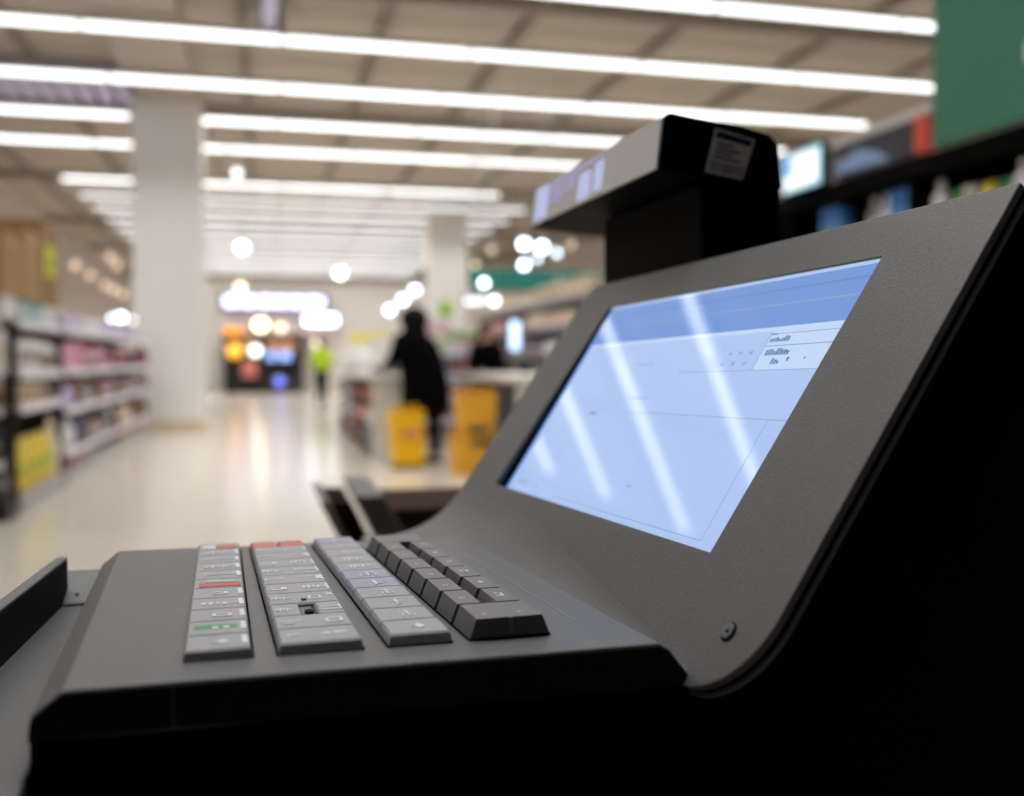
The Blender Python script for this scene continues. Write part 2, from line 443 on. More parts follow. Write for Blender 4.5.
plate(outline(-.0003), [[(.3030, .0470), (.5575, .0470), (.5575, .1770), (.3050, .1770)]], -.0042, -.0029, m_dark, 'bezel_gap', 0)
plate(outline(.0006), [[(.3030, .0470), (.5575, .0470), (.5575, .1770), (.3050, .1770)]], -.0056, -.0043, m_grey2, 'rear_trim', 0)
# concave sweep joining panel and base, tighter towards the near end
bm_ = bmesh.new(); rows = []
zb = -.0138
ub_ = (zb-(.078-sP*math.sin(th)))/math.cos(th); xb = sP*math.cos(th)+ub_*math.sin(th)
nW = 30
for i in range(nW+1):
    t = i/nW; wv = .2795+(.6113-.2795)*t
    r = .012+.050*min(1, max(0, (t-.02)/.6))
    ang = PI/2-th; tl = r*math.tan(ang/2); cxp, czp = xb-tl, zb+r
    row = []
    if t > -1: row.append(bm_.verts.new((min(.118, cxp-.012), wv, zb)))
    for k in range(13):
        a_ = ang*k/12; row.append(bm_.verts.new((cxp+r*math.sin(a_), wv, czp-r*math.cos(a_))))
    ue = (czp-r*math.cos(ang)-(.078-sP*math.sin(th)))/math.cos(th); row.append(bm_.verts.new(PP(wv, ue+.0015, -.00012)))
    rows.append(row)
for a_, c_ in zip(rows, rows[1:]):
    for i in range(len(a_)-1): bm_.faces.new((a_[i], a_[i+1], c_[i+1], c_[i]))
bmesh.ops.recalc_face_normals(bm_, faces=bm_.faces)
sw = MB().m(m_grey)._merge(bm_, True).build('bezel_sweep', term)
for f in sw.data.polygons:
    if f.normal.z < 0: f.flip() if hasattr(f, 'flip') else None
# housing behind the panel
hs = []
def PX(u, off): 
    p = PP(0, u, off); return (p.x, p.z)
plate(outline(-.0012), [[(.3030, .0470), (.5575, .0470), (.5575, .1770), (.3050, .1770)]], -.034, -.0057, m_black, 'rear_housing', 0)
hs = [PX(.006, -.034), PX(.1945, -.034), (.3150, .1200), (.3700, .0500), (.4300, -.05), (.4300, -.2), (.1600, -.2), (.1600, -.03)]
MB().m(m_black).prism(hs, 'y', .2540, .6080, .002, 2).build('rear_housing', term)

# -- lit display
def emis(name, rgb, s):
    m = mat(name, (6, 8, 12), .04, spec=1.0, emit=rgb, estr=s); return m
S = 1.0
m_d0 = emis('screen_light_blue', (172, 196, 240), S)
m_d1 = emis('screen_header_blue', (112, 150, 214), S)
m_d2 = emis('screen_line', (138, 165, 205), S)
m_d3 = emis('screen_text', (92, 124, 178), S)
m_d4 = emis('screen_pale', (192, 214, 246), S)
m_d5 = emis('screen_angle_blue', (96, 140, 220), S)
disp = MB()
SX = lambda x: .5553-x*(.5553-.3050)
SU = lambda y_: .0498+y_*.1247
def rect(x0, x1, y0_, y1_, m_, lift):
    disp.m(m_); o0, o1 = [-.0052+lift*.00003+.0044*q for q in (y0_, y1_)]   # the panel leans 2 degrees in its frame
    disp.poly([PP(SX(x0), SU(y0_), o0), PP(SX(x1), SU(y0_), o0), PP(SX(x1), SU(y1_), o1), PP(SX(x0), SU(y1_), o1)])
rect(-.01, 1.01, -.03, 1.02, m_dark, -4)
rect(.018, 1.0, -.02, 1.0, m_d0, 0)
rect(.018, .030, -.02, .99, m_d5, 1)  # deeper blue of the oblique view, painted as a left-edge strip
rect(.018, 1.0, .785, .985, m_d1, 1)
rect(.030, 1.0, .876, .880, m_d2, 2); rect(.03, 1.0, .938, .941, m_d3, 2)
rect(.030, 1.0, .770, .785, m_d4, 2)
rect(.80, 1.0, .620, .768, m_d4, 2)
rect(.80, .8025, .620, .77, m_d2, 3)
rect(.80, 1.0, .708, .712, m_d2, 3); rect(.55, 1.0, .617, .620, m_d2, 3); rect(.45, 1.0, .44, .443, m_d2, 3)
rect(.80, 1.0, .755, .758, m_d2, 3)
rect(.925, .927, .03, .44, m_d2, 3); rect(.30, .925, .03, .033, m_d2, 3)
# small writing, too fine to read: short strokes
def scrawl(x, y_, n, w=.006, h=.022, g=.009, m_=None, seed=1):
    rr = random.Random(seed)
    for i in range(n):
        rect(x+i*g, x+i*g+w, y_, y_+h*rr.uniform(.5, 1), m_ or m_d3, 4)
        if rr.random() < .6: rect(x+i*g, x+i*g+w*1.3, y_+h*.4, y_+h*.55, m_ or m_d3, 4)
scrawl(.808, .725, 7, .006, .022, .008, seed=3); scrawl(.80, .752, 3, .005, .012, .008, seed=4)
scrawl(.815, .674, 9, .006, .026, .0075, seed=5)
scrawl(.845, .640, 3, .006, .024, .008, seed=6); scrawl(.885, .650, 1, seed=7); scrawl(.93, .655, 1, .004, .012, seed=8)
for k in range(3): scrawl(.70+k*.032, .682, 2, .005, .016, .006, m_d2, k+9); scrawl(.69+k*.036, .640, 2, .005, .016, .006, m_d2, k+19)
scrawl(.25, .42, 5, .005, .018, .007, m_d3, 31); scrawl(.60, .14, 3, .005, .012, .008, m_d2, 33)
scrawl(.07, .045, 7, .006, .030, .009, m_d2, 35); scrawl(.18, .055, 3, .004, .012, .007, m_d2, 37)
scrawl(.35, .655, 8, .005, .016, .010, m_d2, 39); scrawl(.40, .50, 9, .005, .014, .010, m_d2, 41)
disp.build('touch_display', term)

# -- round badge screw on the bezel
cpt = PP(.2704, .0272, 0)
Msc = Matrix.Translation(cpt) @ Matrix(((W.dot(W), 0, 0, 0), (0, 1, 0, 0), (0, 0, 1, 0), (0, 0, 0, 1)))
nv = Vector((Cn[0], 0, Cn[1])); q_ = nv.to_track_quat('Z', 'Y').to_matrix().to_4x4()
Msc = Matrix.Translation(cpt) @ q_
scb = MB().m(m_dark).lathe([(0, .0001), (.0033, .0001), (.0033, .0003), (0, .0003)], M=Msc, seg=28)
scb.m(m_grey2).lathe([(0, .0002), (.0027, .0002), (.0027, .0008), (.0023, .0010), (.0009, .0007), (0, .0007)], M=Msc, seg=28)
scr = scb.build('button', term)
MB().m(m_hole).lathe([(0, .0007), (.0007, .0007), (.0006, .0010), (0, .0010)], M=Msc, seg=14).build('button_pin', scr)

# -- customer display head on its neck, behind the screen
head = empty('customer_display', label='black customer display head with grey front and sticker, on a neck behind the screen', cat='display')
head.matrix_world = term.matrix_world.copy()
hp = [(.2400, .1925), (.2437, .2220), (.2470, .2235), (.2897, .2200), (.3080, .2165), (.3130, .2110), (.3160, .1870), (.3100, .1860), (.3050, .1880)]
MB().m(m_black).prism(hp, 'y', .489, .697, .0009, 2).build('housing', head)
m_hgrey = mat('head_front_grey', (236, 234, 232), .35, spec=.5)
fr = MB().m(m_hgrey)
fx = lambda z_: .2400+(z_-.1925)*(.0037/.0295)
fr.prism([(fx(.1935)-.0009, .1935), (fx(.2215)-.0009, .2215), (fx(.2215)+.0004, .2215), (fx(.1935)+.0004, .1935)], 'y', .4905, .6960, .0003, 1)
front = fr.build('front_plate', head)
m_bars = mat('bar_emission', (20, 20, 30), .2, emit=(190, 198, 240), estr=.85)  # bluish emissive bars on the far half of the grey front
m_bars2 = mat('bar_emission_dim', (20, 20, 30), .2, emit=(168, 162, 196), estr=.75)
for (a_, b_, z0_, z1_, mm_) in ((.664, .690, .196, .219, m_bars), (.636, .658, .203, .219, m_bars2), (.612, .630, .206, .220, m_bars2), (.586, .606, .196, .213, m_bars), (.566, .580, .197, .215, m_bars), (.570, .640, .2165, .2195, m_bars2)):
    MB().m(mm_).prism([(fx(z0_)-.0011, z0_), (fx(z1_)-.0011, z1_), (fx(z1_)-.0008, z1_), (fx(z0_)-.0008, z0_)], 'y', a_, b_).build('blue_bar', front)
MB().m(m_black).box(.266, .3155, .4895, .625, .112, .189, .003).build('neck', head)
# printed sticker on the near end
P1, P2, P3, P4 = (.2677, .1932), (.2738, .2174), (.2985, .2127), (.2904, .1903)
def stk(u, v):      # bilinear on the sticker
    a_ = Vector(P1).lerp(Vector(P4), u); b_ = Vector(P2).lerp(Vector(P3), u); c_ = a_.lerp(b_, v); return c_
def srect(mb, u0, u1, v0, v1, y_):
    mb.poly([(stk(u0, v0).x, y_, stk(u0, v0).y), (stk(u1, v0).x, y_, stk(u1, v0).y), (stk(u1, v1).x, y_, stk(u1, v1).y), (stk(u0, v1).x, y_, stk(u0, v1).y)])
m_stk = mat('sticker_paper', (225, 225, 228), .6); m_ink = mat('sticker_ink', (18, 18, 20), .6)
sb = MB().m(m_stk).prism([stk(0, 0), stk(1, 0), stk(1, 1), stk(0, 1)], 'y', .4886, .4891)
sb.m(m_ink)
srect(sb, .06, .94, .80, .95, .48855)
rr = random.Random(5); u = .08
while u < .92:
    w_ = rr.uniform(.02, .045); srect(sb, u, u+w_, .05, .30, .48855); u += w_+rr.uniform(.03, .06)
for k in range(4):
    srect(sb, .12, .12+rr.uniform(.4, .75), .36+k*.105, .41+k*.105, .48855)
sb.build('sticker', head)

# -- card reader tray and fin on the left flank
tray = [(-.0675, -.06), (-.0675, -.021), (-.0660, -.0200), (-.0390, -.0200), (-.0390, -.06)]
MB().m(m_grey).prism(tray, 'y', .10, .4890, .0006, 1).build('reader_tray', term)
MB().m(m_grey).prism([(.4900, -.05), (.4900, -.0193), (.5125, -.0088), (.5165, -.0086), (.5165, -.05)], 'x', -.0570, -.0375, .0005, 1).build('tray_end_ramp', term)
MB().m(mat('tray_dot', (190, 188, 182), .5)).ball((-.0478, .4965, -.0162), .0011).build('indicator_dot', term)
def fin_pt(t): return (-.0523+(-.0102/.110)*t, .4993-t)
fa, fb = fin_pt(-.002), fin_pt(.42)
dirx, diry = (fb[0]-fa[0]), (fb[1]-fa[1]); L = math.hypot(dirx, diry)
nx_, ny_ = diry/L*-1, dirx/L*-1
ft = .0046
pts = [fa, fb, (fb[0]-ft, fb[1]), (fa[0]-ft, fa[1])]
MB().m(m_black).prism(pts, 'z', -.055, -.0008, .0004, 1).build('reader_fin', term)
MB().m(m_grey2).prism([(p[0]+(.0001 if i < 2 else -.0001), p[1]) for i, p in enumerate(pts)], 'z', -.0008, .0004, .0004, 1).build('fin_edge', term)

# ------------------------------------------------------------------ checkout counter under the terminal
m_count = mat('counter_laminate', (120, 112, 104), .4, noise=.05, nscale=8)
ct = empty('checkout_counter', (.25, .2, 0), 0, 'checkout counter carrying the foreground sales terminal, mostly hidden below it', 'counter')
MB().m(m_count).box(-.36, .50, -.5, .72, .815, .855, .006).build('worktop', ct)
MB().m(m_beam).box(-.30, .45, -.45, .66, 0, .815).build('cabinet', ct)

# ------------------------------------------------------------------ slatted rack and brown tray just beyond the deck
m_slat = mat('dull_grey_metal', (104, 102, 100), .45, metal=.3)
m_slatl = mat('pale_grey_edge', (112, 110, 104), .5)
m_brown = mat('dark_brown_card', (58, 36, 26), .55, noise=.2, nscale=30)
m_brown2 = mat('brown_leatherette', (52, 33, 25), .85, spec=.15, noise=.25, nscale=30)
m_brownd = mat('deep_brown', (22, 12, 9), .6)
def lean(x0, x1, y0_, y1_, z0_, z1_, dx, mb):
    """box leaning over in x by dx from bottom to top"""
    pts_ = [(x0+dx, z0_), (x1+dx, z0_), (x1, z1_), (x0, z1_)]
    return mb.prism(pts_, 'y', y0_, y1_, .002, 1)
rk = empty('leaflet_rack', (.094, 1.18, 0), 0, 'small grey slatted rack holding dark brown packets, leaning just beyond the keyboard', 'rack')
lean(-.034, -.024, -.05, .13, .80, .994, .095, MB().m(m_slatl)).build('side_slat', rk)
lean(.004, .036, -.06, .13, .80, 1.000, .105, MB().m(m_slat)).build('side_slat', rk)
lean(-.024, .004, .11, .125, .80, .988, .095, MB().m(m_brownd)).build('back_board', rk)
for k in range(4):
    lean(-.020, .002, -.02+.03*k, -.002+.03*k, .92, .990-.010*(k % 2), .035, MB().m(m_brown if k % 2 else m_brown2)).build('packet', rk)
MB().m(m_slat).box(-.03, .145, -.06, .14, .775, .80, .004).build('bottom_shelf', rk)
MB().m(m_slat).box(.02, .06, .02, .06, .02, .775, .004).build('post', rk)
MB().m(m_slat).box(-.06, .13, -.08, .15, 0, .02, .004).build('foot', rk)
tr = empty('brown_box', (.225, 1.48, 0), .03, 'dark brown box with a lighter brown lid between keyboard and screen edge', 'box')
MB().m(m_brownd).box(-.055, .125, -.10, .112, .55, .930, .004).build('body', tr)
MB().m(m_brown2).box(-.058, .128, -.103, .115, .930, .946, .004).build('lid', tr)
MB().m(m_brown).box(-.05, .12, -.10, .11, 0, .55, .004).build('pedestal', tr)

# ================================================================== PRODUCTS
prod_cache = {}
WHITE = (226, 224, 222)
def product(kind, c, w, d, h, x, y_, z, rz, label, cat, group, name=None, c2=None):
    c2 = c2 or WHITE
    key = (kind, c, round(w, 3), round(d, 3), round(h, 3), c2)
    if key not in prod_cache:
        mb = MB().m(cmat(c))
        if kind == 'carton':
            mb.box(-w/2, w/2, -d/2, d/2, 0, h, min(.004, w*.05), 1)
            mb.m(cmat(c2)).box(-w*.36, w*.36, -d/2-.0015, -d/2+.001, h*.30, h*.66)
            mb.box(w/2-.001, w/2+.0015, -d*.36, d*.36, h*.30, h*.66)
            mb.box(-w/2-.0015, -w/2+.001, -d*.36, d*.36, h*.30, h*.66)
        elif kind == 'bottle':
            r = min(w, d)/2
            mb.lathe([(0, 0), (r*.92, 0), (r, h*.03), (r, h*.60), (r*.85, h*.70), (r*.38, h*.82), (r*.36, h*.88), (0, h*.88)], seg=14)
            mb.m(cmat(c2)).lathe([(0, h*.86), (r*.45, h*.86), (r*.43, h), (0, h)], seg=12)
            mb.lathe([(r*1.01, h*.18), (r*1.015, h*.18), (r*1.015, h*.5), (r*1.01, h*.5)], seg=14)
        elif kind == 'jar':
            r = min(w, d)/2
            mb.lathe([(0, 0), (r*.9, 0), (r, h*.06), (r, h*.72), (r*.84, h*.8), (0, h*.8)], seg=14)
            mb.m(cmat(c2)).lathe([(0, h*.78), (r*.9, h*.78), (r*.9, h*.98), (r*.85, h), (0, h)], seg=14)
        elif kind == 'pouch':
            rings = []
            for t, sx_, sy_ in ((0, .9, .7), (.1, 1, 1), (.5, .98, .85), (.85, .95, .3), (.92, .97, .06), (1, .97, .05)):
                rings.append([(w/2*sx_*(abs(math.cos(a))**.5)*(1 if math.cos(a) > 0 else -1), d/2*sy_*math.sin(a), h*t) for a in [2*PI*i/16 for i in range(16)]])
            mb.loft(rings)
            mb.m(cmat(c2)); mb.box(-w*.3, w*.3, -d*.5, -d*.40, h*.30, h*.55, .003)
        prod_cache[key] = mb.mesh(name or kind)
    o = bpy.data.objects.new(name or kind, prod_cache[key]); col.objects.link(o)
    o.location = (x, y_, z); o.rotation_euler = (0, 0, rz)
    return tag(o, label, cat, group)
CN = {'carton': 'carton', 'bottle': 'bottle', 'jar': 'jar', 'pouch': 'packet'}
COL = {
 'white': (222, 220, 222), 'lilac': (190, 172, 214), 'pink': (214, 150, 178), 'crimson': (150, 22, 44), 'beige': (200, 180, 150),
 'brown': (110, 74, 48), 'black': (22, 21, 24), 'lime': (178, 196, 60), 'yellow': (226, 200, 66), 'teal': (70, 160, 160), 'blue': (52, 112, 184),
 'navy': (30, 36, 78), 'grey': (142, 142, 148), 'green': (60, 128, 70), 'orange': (224, 138, 62), 'salmon': (214, 128, 104), 'cream': (226, 214, 188)}
def fill_row(where, y0_, y1_, x, z, hmax, depth, face, pal, grp, kinds=('carton', 'jar', 'bottle', 'pouch'), wr=(.12, .2), rng=None, order=None):
    """a row of goods along y on a shelf; the front of the goods is at x"""
    rng = rng or random
    y_ = y0_; c_i = 0
    cname = rng.choice(pal); kind = rng.choice(kinds); run = 0
    while y_ < y1_-.06:
        if run <= 0:
            cname = rng.choice(pal); kind = rng.choice(kinds); run = rng.randint(2, 5)
            w = rng.uniform(*wr); h = hmax*rng.uniform(.66, .95); c2n = rng.choice(pal+['white'])
            if kind in ('bottle', 'jar'): w = min(w, .13)
            w = round(w, 2); h = round(h, 2)
        if y_+w > y1_: break
        d = w if kind in ('bottle', 'jar') else min(depth, .14)
        xx = x-face*(d/2+.012)
        band = ' with %s print' % c2n if c2n != cname else ''
        lab = '%s %s%s on the %s' % (cname, CN[kind], band, where)
        product(kind, COL[cname], w*.95 if kind != 'carton' else w*.96, d, h, xx, y_+w/2, z, PI/2*face, lab, CN[kind], lab+' group', name={'pouch': 'packet'}.get(kind, kind), c2=COL[c2n])
        y_ += w+.006; run -= 1

# ------------------------------------------------------------------ shelving units
m_shelf = mat('white_shelf_metal', (168, 166, 170), .4)
m_rail = mat('price_rail', (236, 234, 248), .3)
m_dshelf = mat('dark_shelf_metal', (26, 25, 28), .45)
m_back = mat('shelf_back', (34, 29, 27), .7)
def gondola(x, face, y0_, y1_, levels, depth, label, bay=1.0, m_s=m_shelf, m_r=m_rail, top_z=None, upm=None, name='shelving_unit'):
    """x: plane of the shelf fronts; face=+1 opens towards +x"""
    r = empty(name, (x, y0_, 0), 0, label, 'shelving')
    L = y1_-y0_; xb_ = -face*depth
    a_, b_ = sorted((0, xb_))
    MB().m(m_s).box(a_, b_, 0, L, 0, .10).box(a_-.005 if face < 0 else a_, b_+.005 if face > 0 else b_, 0, L, .10, .14, .004, 1).build('plinth', r)
    H = top_z or levels[-1]
    MB().m(m_back).box(xb_-.015, xb_+.015, 0, L, .1, H).build('back_panel', r)
    for z in levels:
        a2, b2 = sorted((-face*.005, xb_))
        sh = MB().m(m_s).box(a2, b2, .005, L-.005, z-.028, z, .003, 1).build('shelf', r)
        a3, b3 = sorted((-face*.006, face*.006))
        MB().m(m_r).box(a3, b3, .03, L-.03, z-.050, z+.016, .003, 1).build('price_rail', sh)
    MB().m(upm or m_back).box(min(a_, b_)+.0, max(a_, b_)-.03, -.02, 0.0, .0, H, .004, 1).build('end_panel', r)
    return r

# left-hand gondola, three units in a row along the aisle
GX = -1.74
def put(bay_name, y0_, y1_, levels, pals, gaps, kinds=None, wr=(.14, .24), sd=1):
    rg = random.Random(sd)
    for i, z in enumerate(levels):
        fill_row('%s shelf of the %s' % (('bottom', 'second', 'third', 'fourth', 'top')[i], bay_name), y0_+.04, y1_-.04, GX, z+.001, gaps[i], .3, 1, pals[i], '', kinds[i] if kinds else ('carton', 'jar', 'bottle', 'pouch'), wr, rg)
lv1 = [.14, .74, 1.02, 1.40]
gondola(GX, 1, 8.12, 9.78, [.80, 1.05, 1.44], .42, 'white shelving unit nearest on the left, stocked with bags and cartons', top_z=1.439)
put('nearest left shelving unit', 8.12, 9.78, [.14, .80, 1.05],
    [['lime', 'yellow', 'lime', 'cream'], ['brown', 'beige', 'black', 'black'], ['white', 'navy', 'white', 'brown']],
    [.60, .20, .36], [('pouch', 'pouch', 'carton'), ('carton', 'jar'), ('carton', 'bottle')], (.2, .3), 3)
gondola(GX, 1, 9.90, 13.2, [.30, .70, 1.06, 1.44], .42, 'white shelving unit in the middle of the left row, with pink and lilac goods', top_z=1.439)
put('middle left shelving unit', 9.90, 13.2, [.14, .30, .70, 1.06, 1.44],
    [['black', 'crimson', 'brown'], ['white', 'brown', 'navy', 'black'], ['brown', 'black', 'crimson', 'lilac'], ['crimson', 'pink', 'brown', 'lilac'], ['lilac', 'lilac', 'white']],
    [.12, .36, .32, .33, .19], None, (.15, .26), 5)
gondola(GX, 1, 13.3, 17.1, [.30, .70, 1.06, 1.44], .42, 'white shelving unit farthest on the left, ending beside the white pillar', top_z=1.439)
put('farthest left shelving unit', 13.3, 17.1, [.14, .30, .70, 1.06, 1.44],
    [['brown', 'black', 'salmon'], ['beige', 'black', 'brown'], ['crimson', 'brown', 'black'], ['crimson', 'crimson', 'navy'], ['white', 'yellow', 'lilac']],
    [.12, .34, .30, .32, .15], None, (.16, .26), 8)
# end display facing the camera
ec = gondola(-2.62, 1, 7.80, 8.66, [.42, .80, 1.05, 1.44], .28, 'dark end display of the left row facing the tills, cut by the photo edge', m_s=m_dshelf, top_z=1.439)
ec.location = (-2.62, 7.80, 0); ec.rotation_euler = (0, 0, -PI/2)
for zi, (z, cn, kd, hh) in enumerate(((.145, 'black', 'carton', .24), (.421, 'black', 'pouch', .30), (.801, 'brown', 'jar', .18), (1.051, 'white', 'carton', .32))):
    for k in range(4):
        lab = '%s %s on the %s level of the end display' % (cn, CN[kd], ('bottom', 'second', 'third', 'fourth')[zi])
        product(kd, COL[cn], .18, .18, hh, -2.50+k*.205, 7.91, z, 0, lab, CN[kd], lab+' group', name={'pouch': 'packet'}.get(kd, kd), c2=COL['grey' if zi < 2 else 'beige'])
# black crate at the corner
def crate(x, y_, z, w, d, h, m_, label, cat='crate', name='plastic_crate', rz=0, group=None, handle=True):
    r = empty(name, (x, y_, z), rz, label, cat, group)
    mb = MB().m(m_); t = .015
    def ring(wi, di, zz): return [(-wi, -di, zz), (wi, -di, zz), (wi, di, zz), (-wi, di, zz)]
    wb, db = w/2*.9, d/2*.9
    rings = [ring(wb, db, 0), ring(w/2, d/2, h-.02), ring(w/2+.012, d/2+.012, h-.02), ring(w/2+.012, d/2+.012, h), ring(w/2-t, d/2-t, h), ring(wb-t, db-t, t)]
    mb.loft(rings, smooth=False)
    for k in range(1, 5):      # vertical ribs on the sides
        xx = -w/2+w*k/5; mb.box(xx-.005, xx+.005, -d/2-.004, -d/2+.006, .04, h-.03)
    mb.build('tub', r)
    if handle:
        hb = MB().m(m_)
        for s in (-1, 1): hb.tube((s*(w/2-.02), -d*.1, h-.01), (s*(w/2-.07), -d*.14, h+.05), .009, 8)
        hb.tube((-(w/2-.07), -d*.14, h+.05), (w/2-.07, -d*.14, h+.05), .010, 8); hb.build('handle', r)
    return r
# merchandise standing on top of the near left unit
m_cb = mat('cardboard', (168, 134, 92), .75, noise=.1, nscale=6)
m_cb2 = mat('cardboard_darker', (146, 112, 72), .75, noise=.1, nscale=6)  # darker brown card, used for the tall box
m_tape = mat('carton_tape', (196, 170, 130), .4)
def box_carton(x, y_, z, w, d, h, label, m_=m_cb, rz=0):
    r = empty('cardboard_box', (x, y_, z), rz, label, 'box')
    MB().m(m_).box(-w/2, w/2, -d/2, d/2, 0, h, .006, 1).build('body', r)
    MB().m(m_tape).box(-w/2-.002, w/2+.002, -.03, .03, h*.75, h+.002).build('tape', r)
    return r
for k, (yy, cn) in enumerate(((8.00, 'white'), (8.48, 'teal'), (8.96, 'teal'), (9.44, 'white'))):
    product('carton', COL[cn], .44, .36, .17, -1.95, yy, 1.441, PI/2, '%s flat carton under the cardboard boxes, %s from the left photo edge' % (cn, ('first', 'second', 'third', 'fourth')[k]), 'carton', None)
box_carton(-1.97, 8.05, 1.613, .42, .66, .46, 'brown cardboard box on the left shelf top, at the photo edge')
box_carton(-1.97, 8.72, 1.613, .42, .62, .56, 'brown cardboard box on the left shelf top, in the middle of its row')
box_carton(-1.97, 9.42, 1.613, .42, .72, .70, 'tall brown cardboard box bearing a yellow-green card on the left shelf top', m_cb2)
tg = MB().m(mat('fluorescent_card', (206, 216, 20), .5)).box(-.003, .003, -.20, .20, 0, .26, .001, 1).m(mat('card_print', (140, 150, 20), .5)).box(.003, .005, -.08, .08, .07, .16).build('price_card', None, (-1.7565, 9.40, 1.86))
tag(tg, 'bright yellow-green price card on the front of a cardboard box at left', 'card')

# bay behind the pillar on the right side of it
rg = random.Random(12)
gondola(-1.28, 1, 21.5, 25.5, [.35, .7, 1.05, 1.4], .4, 'dark narrow shelving unit showing just right of the white pillar', m_s=m_dshelf, top_z=1.45)
for i, z in enumerate([.14, .35, .7, 1.05]):
    fill_row('%s shelf of the unit right of the pillar' % ('bottom', 'second', 'third', 'fourth')[i], 21.6, 25.4, -1.28, z+.001, .2 if i == 0 else .24, .3, 1, ['grey', 'white', 'black', 'grey'], '', ('bottle', 'jar'), (.16, .22), rg)
pb = MB().m(mat('pale_cyan_board', (188, 208, 208), .5)).box(-.02, .02, -.4, .4, 0, .95, .005, 1).m(cmat(COL['green'])).box(.02, .03, -.3, .3, .75, .9).build('sign_board', None, (-1.40, 23.0, 1.46))
tag(pb, 'pale blue-green sign board above the dark shelves right of the pillar', 'sign')

# ================================================================== FAR KIOSK AND SIGNS
def lamp_mat(name, rgb, s): return mat(name, rgb, .5, emit=rgb, estr=s)
m_sign = lamp_mat('sign_white_blue', (214, 220, 255), 3.2)
m_sign2 = lamp_mat('sign_white', (244, 246, 255), 4.0)
m_frame = mat('sign_frame', (86, 82, 110), .5)
YF = 36.9
sg = empty('lit_sign', (.46, YF, 2.95), 0, 'long glowing white-blue shop sign high on the far wall', 'sign')
MB().m(m_frame).box(-1.85, 1.85, -.12, .1, -.02, .52, .02).build('sign_box', sg)
lt = MB().m(m_sign)
for a_, b_ in ((-1.72, -1.25), (-1.15, -.65), (-.55, -.1), (.0, .45), (.55, .95), (1.05, 1.7)):
    lt.box(a_, b_, -.15, -.11, .07, .45, .03)
lt.build('lit_lettering', sg)
sg2 = empty('lit_sign', (2.05, YF-.15, 2.33), 0, 'short glowing white sign to the lower right of the long one', 'sign')
MB().m(m_frame).box(-.66, .66, -.08, .05, 0, .50, .02).build('sign_box', sg2)
MB().m(m_sign2).box(-.58, .58, -.11, -.07, .07, .43, .03).build('lit_panel', sg2)

m_shop = mat('shop_front_dark', (20, 18, 22), .4)
ks = empty('kiosk_front', (.05, 36.2, 0), 0, 'dark kiosk shop front at the end of the aisle', 'kiosk')
mb = MB().m(m_shop); mb.box(-1.35, 1.35, .3, .5, 0, 2.0); mb.box(-1.35, 1.35, -.1, .5, 1.92, 2.06, .01); mb.box(-1.35, -.75, -.1, .3, 0, 1.92, .01); mb.box(1.25, 1.35, -.1, .3, 0, 1.92, .01); mb.box(-.2, -.08, -.05, .3, 0, 1.92, .01)
mb.build('facade', ks)
MB().m(mat('kiosk_fascia', (224, 206, 206), .6)).box(-1.35, 2.3, -.02, .5, 2.06, 2.30, .01).build('fascia', ks)
MB().m(mat('kiosk_counter', (52, 50, 54), .4)).box(.05, 1.2, -.3, .1, 0, .55, .01).build('counter', ks)
MB().m(mat('kiosk_red', (220, 130, 122), .5, emit=(220, 130, 122), estr=.3)).box(-.72, -.22, .2, .29, .55, 1.15, .01).build('red_panel', ks)
MB().m(mat('kiosk_tan', (214, 160, 120), .5, emit=(214, 150, 110), estr=.5)).box(-.72, -.22, .2, .29, 1.4, 1.88, .01).build('tan_panel', ks)
MB().m(mat('kiosk_tan', (214, 160, 120))).box(.1, 1.1, .2, .29, 1.5, 1.85, .01).build('tan_panel', ks)
def glow_box(name, x, y_, z, w, h, rgb, s, label, cat='sign', d=.08):
    r = empty(name, (x, y_, z), 0, label, cat)
    MB().m(m_frame).box(-w/2-.03, w/2+.03, -d*.4, d, -h/2-.03, h/2+.03, .01).build('case', r)
    MB().m(lamp_mat('glow_%02x%02x%02x_%d' % (*rgb, int(s*10)), rgb, s)).box(-w/2, w/2, -d*.6, -d*.3, -h/2, h/2, .01).build('lit_face', r)
def glow_disc(name, x, y_, z, rad, rgb, s, label, cat='sign'):
    r = empty(name, (x, y_, z), 0, label, cat)
    Md = Matrix.Rotation(PI/2, 4, 'X')
    MB().m(m_frame).lathe([(0, -.06), (rad+.03, -.06), (rad+.03, .02), (0, .02)], M=Md, seg=24).build('rim', r)
    MB().m(lamp_mat('glowd_%02x%02x%02x_%d' % (*rgb, int(s*10)), rgb, s)).lathe([(0, .02), (rad, .02), (rad*.9, .05), (0, .06)], M=Md, seg=24).build('lit_face', r)
glow_box('orange_sign', -.95, 35.95, 2.14, .62, .26, (255, 160, 50), 1.1, 'glowing orange sign left over the dark kiosk')
glow_disc('round_sign', -.92, 35.9, 1.47, .26, (255, 190, 60), 1.2, 'round glowing yellow sign at the left of the kiosk')
glow_box('blue_screen', .30, 36.1, 1.30, .30, .30, (150, 180, 250), 1.2, 'left one of the two pale blue screens in the kiosk', 'screen')
glow_box('blue_screen', .78, 36.1, 1.30, .42, .30, (150, 180, 250), 1.3, 'right one of the two pale blue screens in the kiosk', 'screen')
glow_disc('round_screen', .58, 35.84, .42, .16, (110, 130, 240), 1.6, 'round blue glowing light low in the kiosk')

